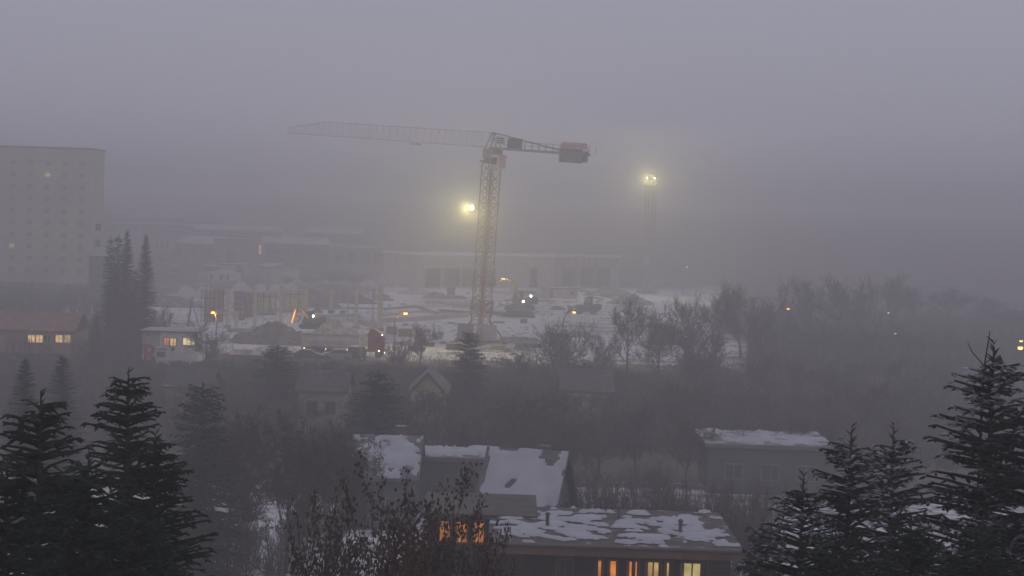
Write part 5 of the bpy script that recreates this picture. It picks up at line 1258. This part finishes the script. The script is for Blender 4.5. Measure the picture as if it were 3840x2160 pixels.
for k, (px, py, d) in enumerate(gl):
    plant('gs', 'snow flecked garden shrub ' + nm[k], px, py, d, None, random.uniform(90, 170), 'shrub', 'snow flecked garden shrubs')

def row_of(n, x0, x1, y, d, where):
    words = ['first', 'second', 'third', 'fourth', 'fifth', 'sixth', 'seventh', 'eighth', 'ninth', 'tenth', 'eleventh', 'twelfth']
    for k in range(n):
        plant('gs', 'snow flecked garden shrub, ' + words[k] + ' from the left ' + where, x0 + (x1 - x0) * (k + random.uniform(-.3, .3)) / (n - 1), y + random.uniform(-30, 30), d + random.uniform(-4, 4), None, random.uniform(100, 190), 'shrub', 'snow flecked garden shrubs')
row_of(12, 2100, 2900, 1800, 118, 'across the garden middle')
row_of(10, 2120, 2850, 1860, 109, 'just behind the lit house')
row_of(8, 1640, 2500, 1720, 138, 'behind the steep white roof')
row_of(8, 740, 1240, 1920, 112, 'above the snowy gap')
# undergrowth that covers the slope below the site: nobody could count it
def undergrowth():
    rng = random.Random(9); v = []; f = []
    for i in range(20000):
        y = rng.uniform(168, 259); x = rng.uniform(-.30, .30) * y
        if 138 < y < 148 and rng.random() < .6: continue
        h = rng.uniform(.6, 2.4)
        if y > 225: h = min(h, 2.4 - (y - 225) * .06)
        if i % 3 == 0:
            y = rng.uniform(258, 420); x = y * (rng.uniform(.125, .30) if rng.random() < .75 else -rng.uniform(.2, .28)); h *= 1.5
        p = Vector((x, y, 0)); a = rng.uniform(0, 6.283)
        for k in range(3):
            q = p + Vector((rng.uniform(-.7, .7), rng.uniform(-.7, .7), h * rng.uniform(.6, 1)))
            tri_tube(v, f, p, q, .05, .02)
            q2 = p.lerp(q, .5) + Vector((rng.uniform(-.6, .6), rng.uniform(-.6, .6), h * .45)); tri_tube(v, f, p.lerp(q, .5), q2, .035, .015)
    b = MB(); b.v = v; b.f = f
    tag(b.build('undergrowth', mat('undergrowth_twigs', (.075, .062, .048), .9, .4, .15)), 'dull brown undergrowth between the trees below the site', 'undergrowth', None, 'stuff')
    v = []; f = []
    for i in range(5000):                         # dead grass tufts and stalks poking through the snow of the site's near edge
        y = rng.uniform(258, 290); x = rng.uniform(-.2, .26) * y
        if rng.random() > (290 - y) / 30: continue
        for k in range(3):
            p = Vector((x + rng.uniform(-.3, .3), y + rng.uniform(-.3, .3), 0)); tri_tube(v, f, p, p + Vector((rng.uniform(-.2, .2), rng.uniform(-.2, .2), rng.uniform(.2, .6))), .03, .01)
    b = MB(); b.v = v; b.f = f
    tag(b.build('dead_grass', mat('dead_grass', (.16, .13, .09), .9, .3, .3)), 'dead grass stalks poking through snow at the site edge', 'grass', None, 'stuff')
undergrowth()
def clods():
    rng = random.Random(4); v = []; f = []
    for i in range(5200):
        y = 262 + 230 * rng.random() ** 1.3; x = rng.uniform(-.19, .11) * y
        if noise.noise(Vector((x * .05, y * .02, 7))) + .5 * noise.noise(Vector((x * .2, y * .1, 3))) < -.05: continue
        w = rng.uniform(.08, .34) * (1 if rng.random() < .9 else 2.2); h = w * rng.uniform(.3, .7); a = rng.uniform(0, 3.14); L = w * rng.uniform(.8, 2.5)
        dx, dy = math.cos(a) * L, math.sin(a) * L * .6; o = len(v)
        v.extend([(x - dx, y - w, -.02), (x + dx, y - dy, -.02), (x + w * .5, y + w, -.02), (x - w, y + dy, -.02), (x + rng.uniform(-.1, .1), y, h)])
        f.extend([(o, o + 1, o + 4), (o + 1, o + 2, o + 4), (o + 2, o + 3, o + 4), (o + 3, o, o + 4)])
    b = MB(); b.v = v; b.f = f
    tag(b.build('mud_clods', mat('frozen_mud', (.12, .10, .085), 1, .4, .2, snow=.05)), 'frozen mud clods and scraps strewn over the snowy building site', 'mud', None, 'stuff')
clods()

# ------------------------------------------------------------------ haze
hb = MB().box((0, 1160, 21.0), (2580, 2440, 44.2)).build('haze', MATS['snow']); hb['kind'] = 'stuff'; hb['category'] = 'fog'; hb['label'] = 'even grey fog filling the air over the whole site'
hb.data.materials.clear()
hm = bpy.data.materials.new('haze'); hm.use_nodes = True; hn = hm.node_tree; hn.nodes.clear()
ho = hn.nodes.new('ShaderNodeOutputMaterial'); hv = hn.nodes.new('ShaderNodeVolumePrincipled')
hv.inputs['Color'].default_value = (0.975, 0.965, 0.97, 1); hv.inputs['Density'].default_value = 0.0027; hv.inputs['Anisotropy'].default_value = 0.55
hn.links.new(hv.outputs[0], ho.inputs['Volume']); hb.data.materials.append(hm)
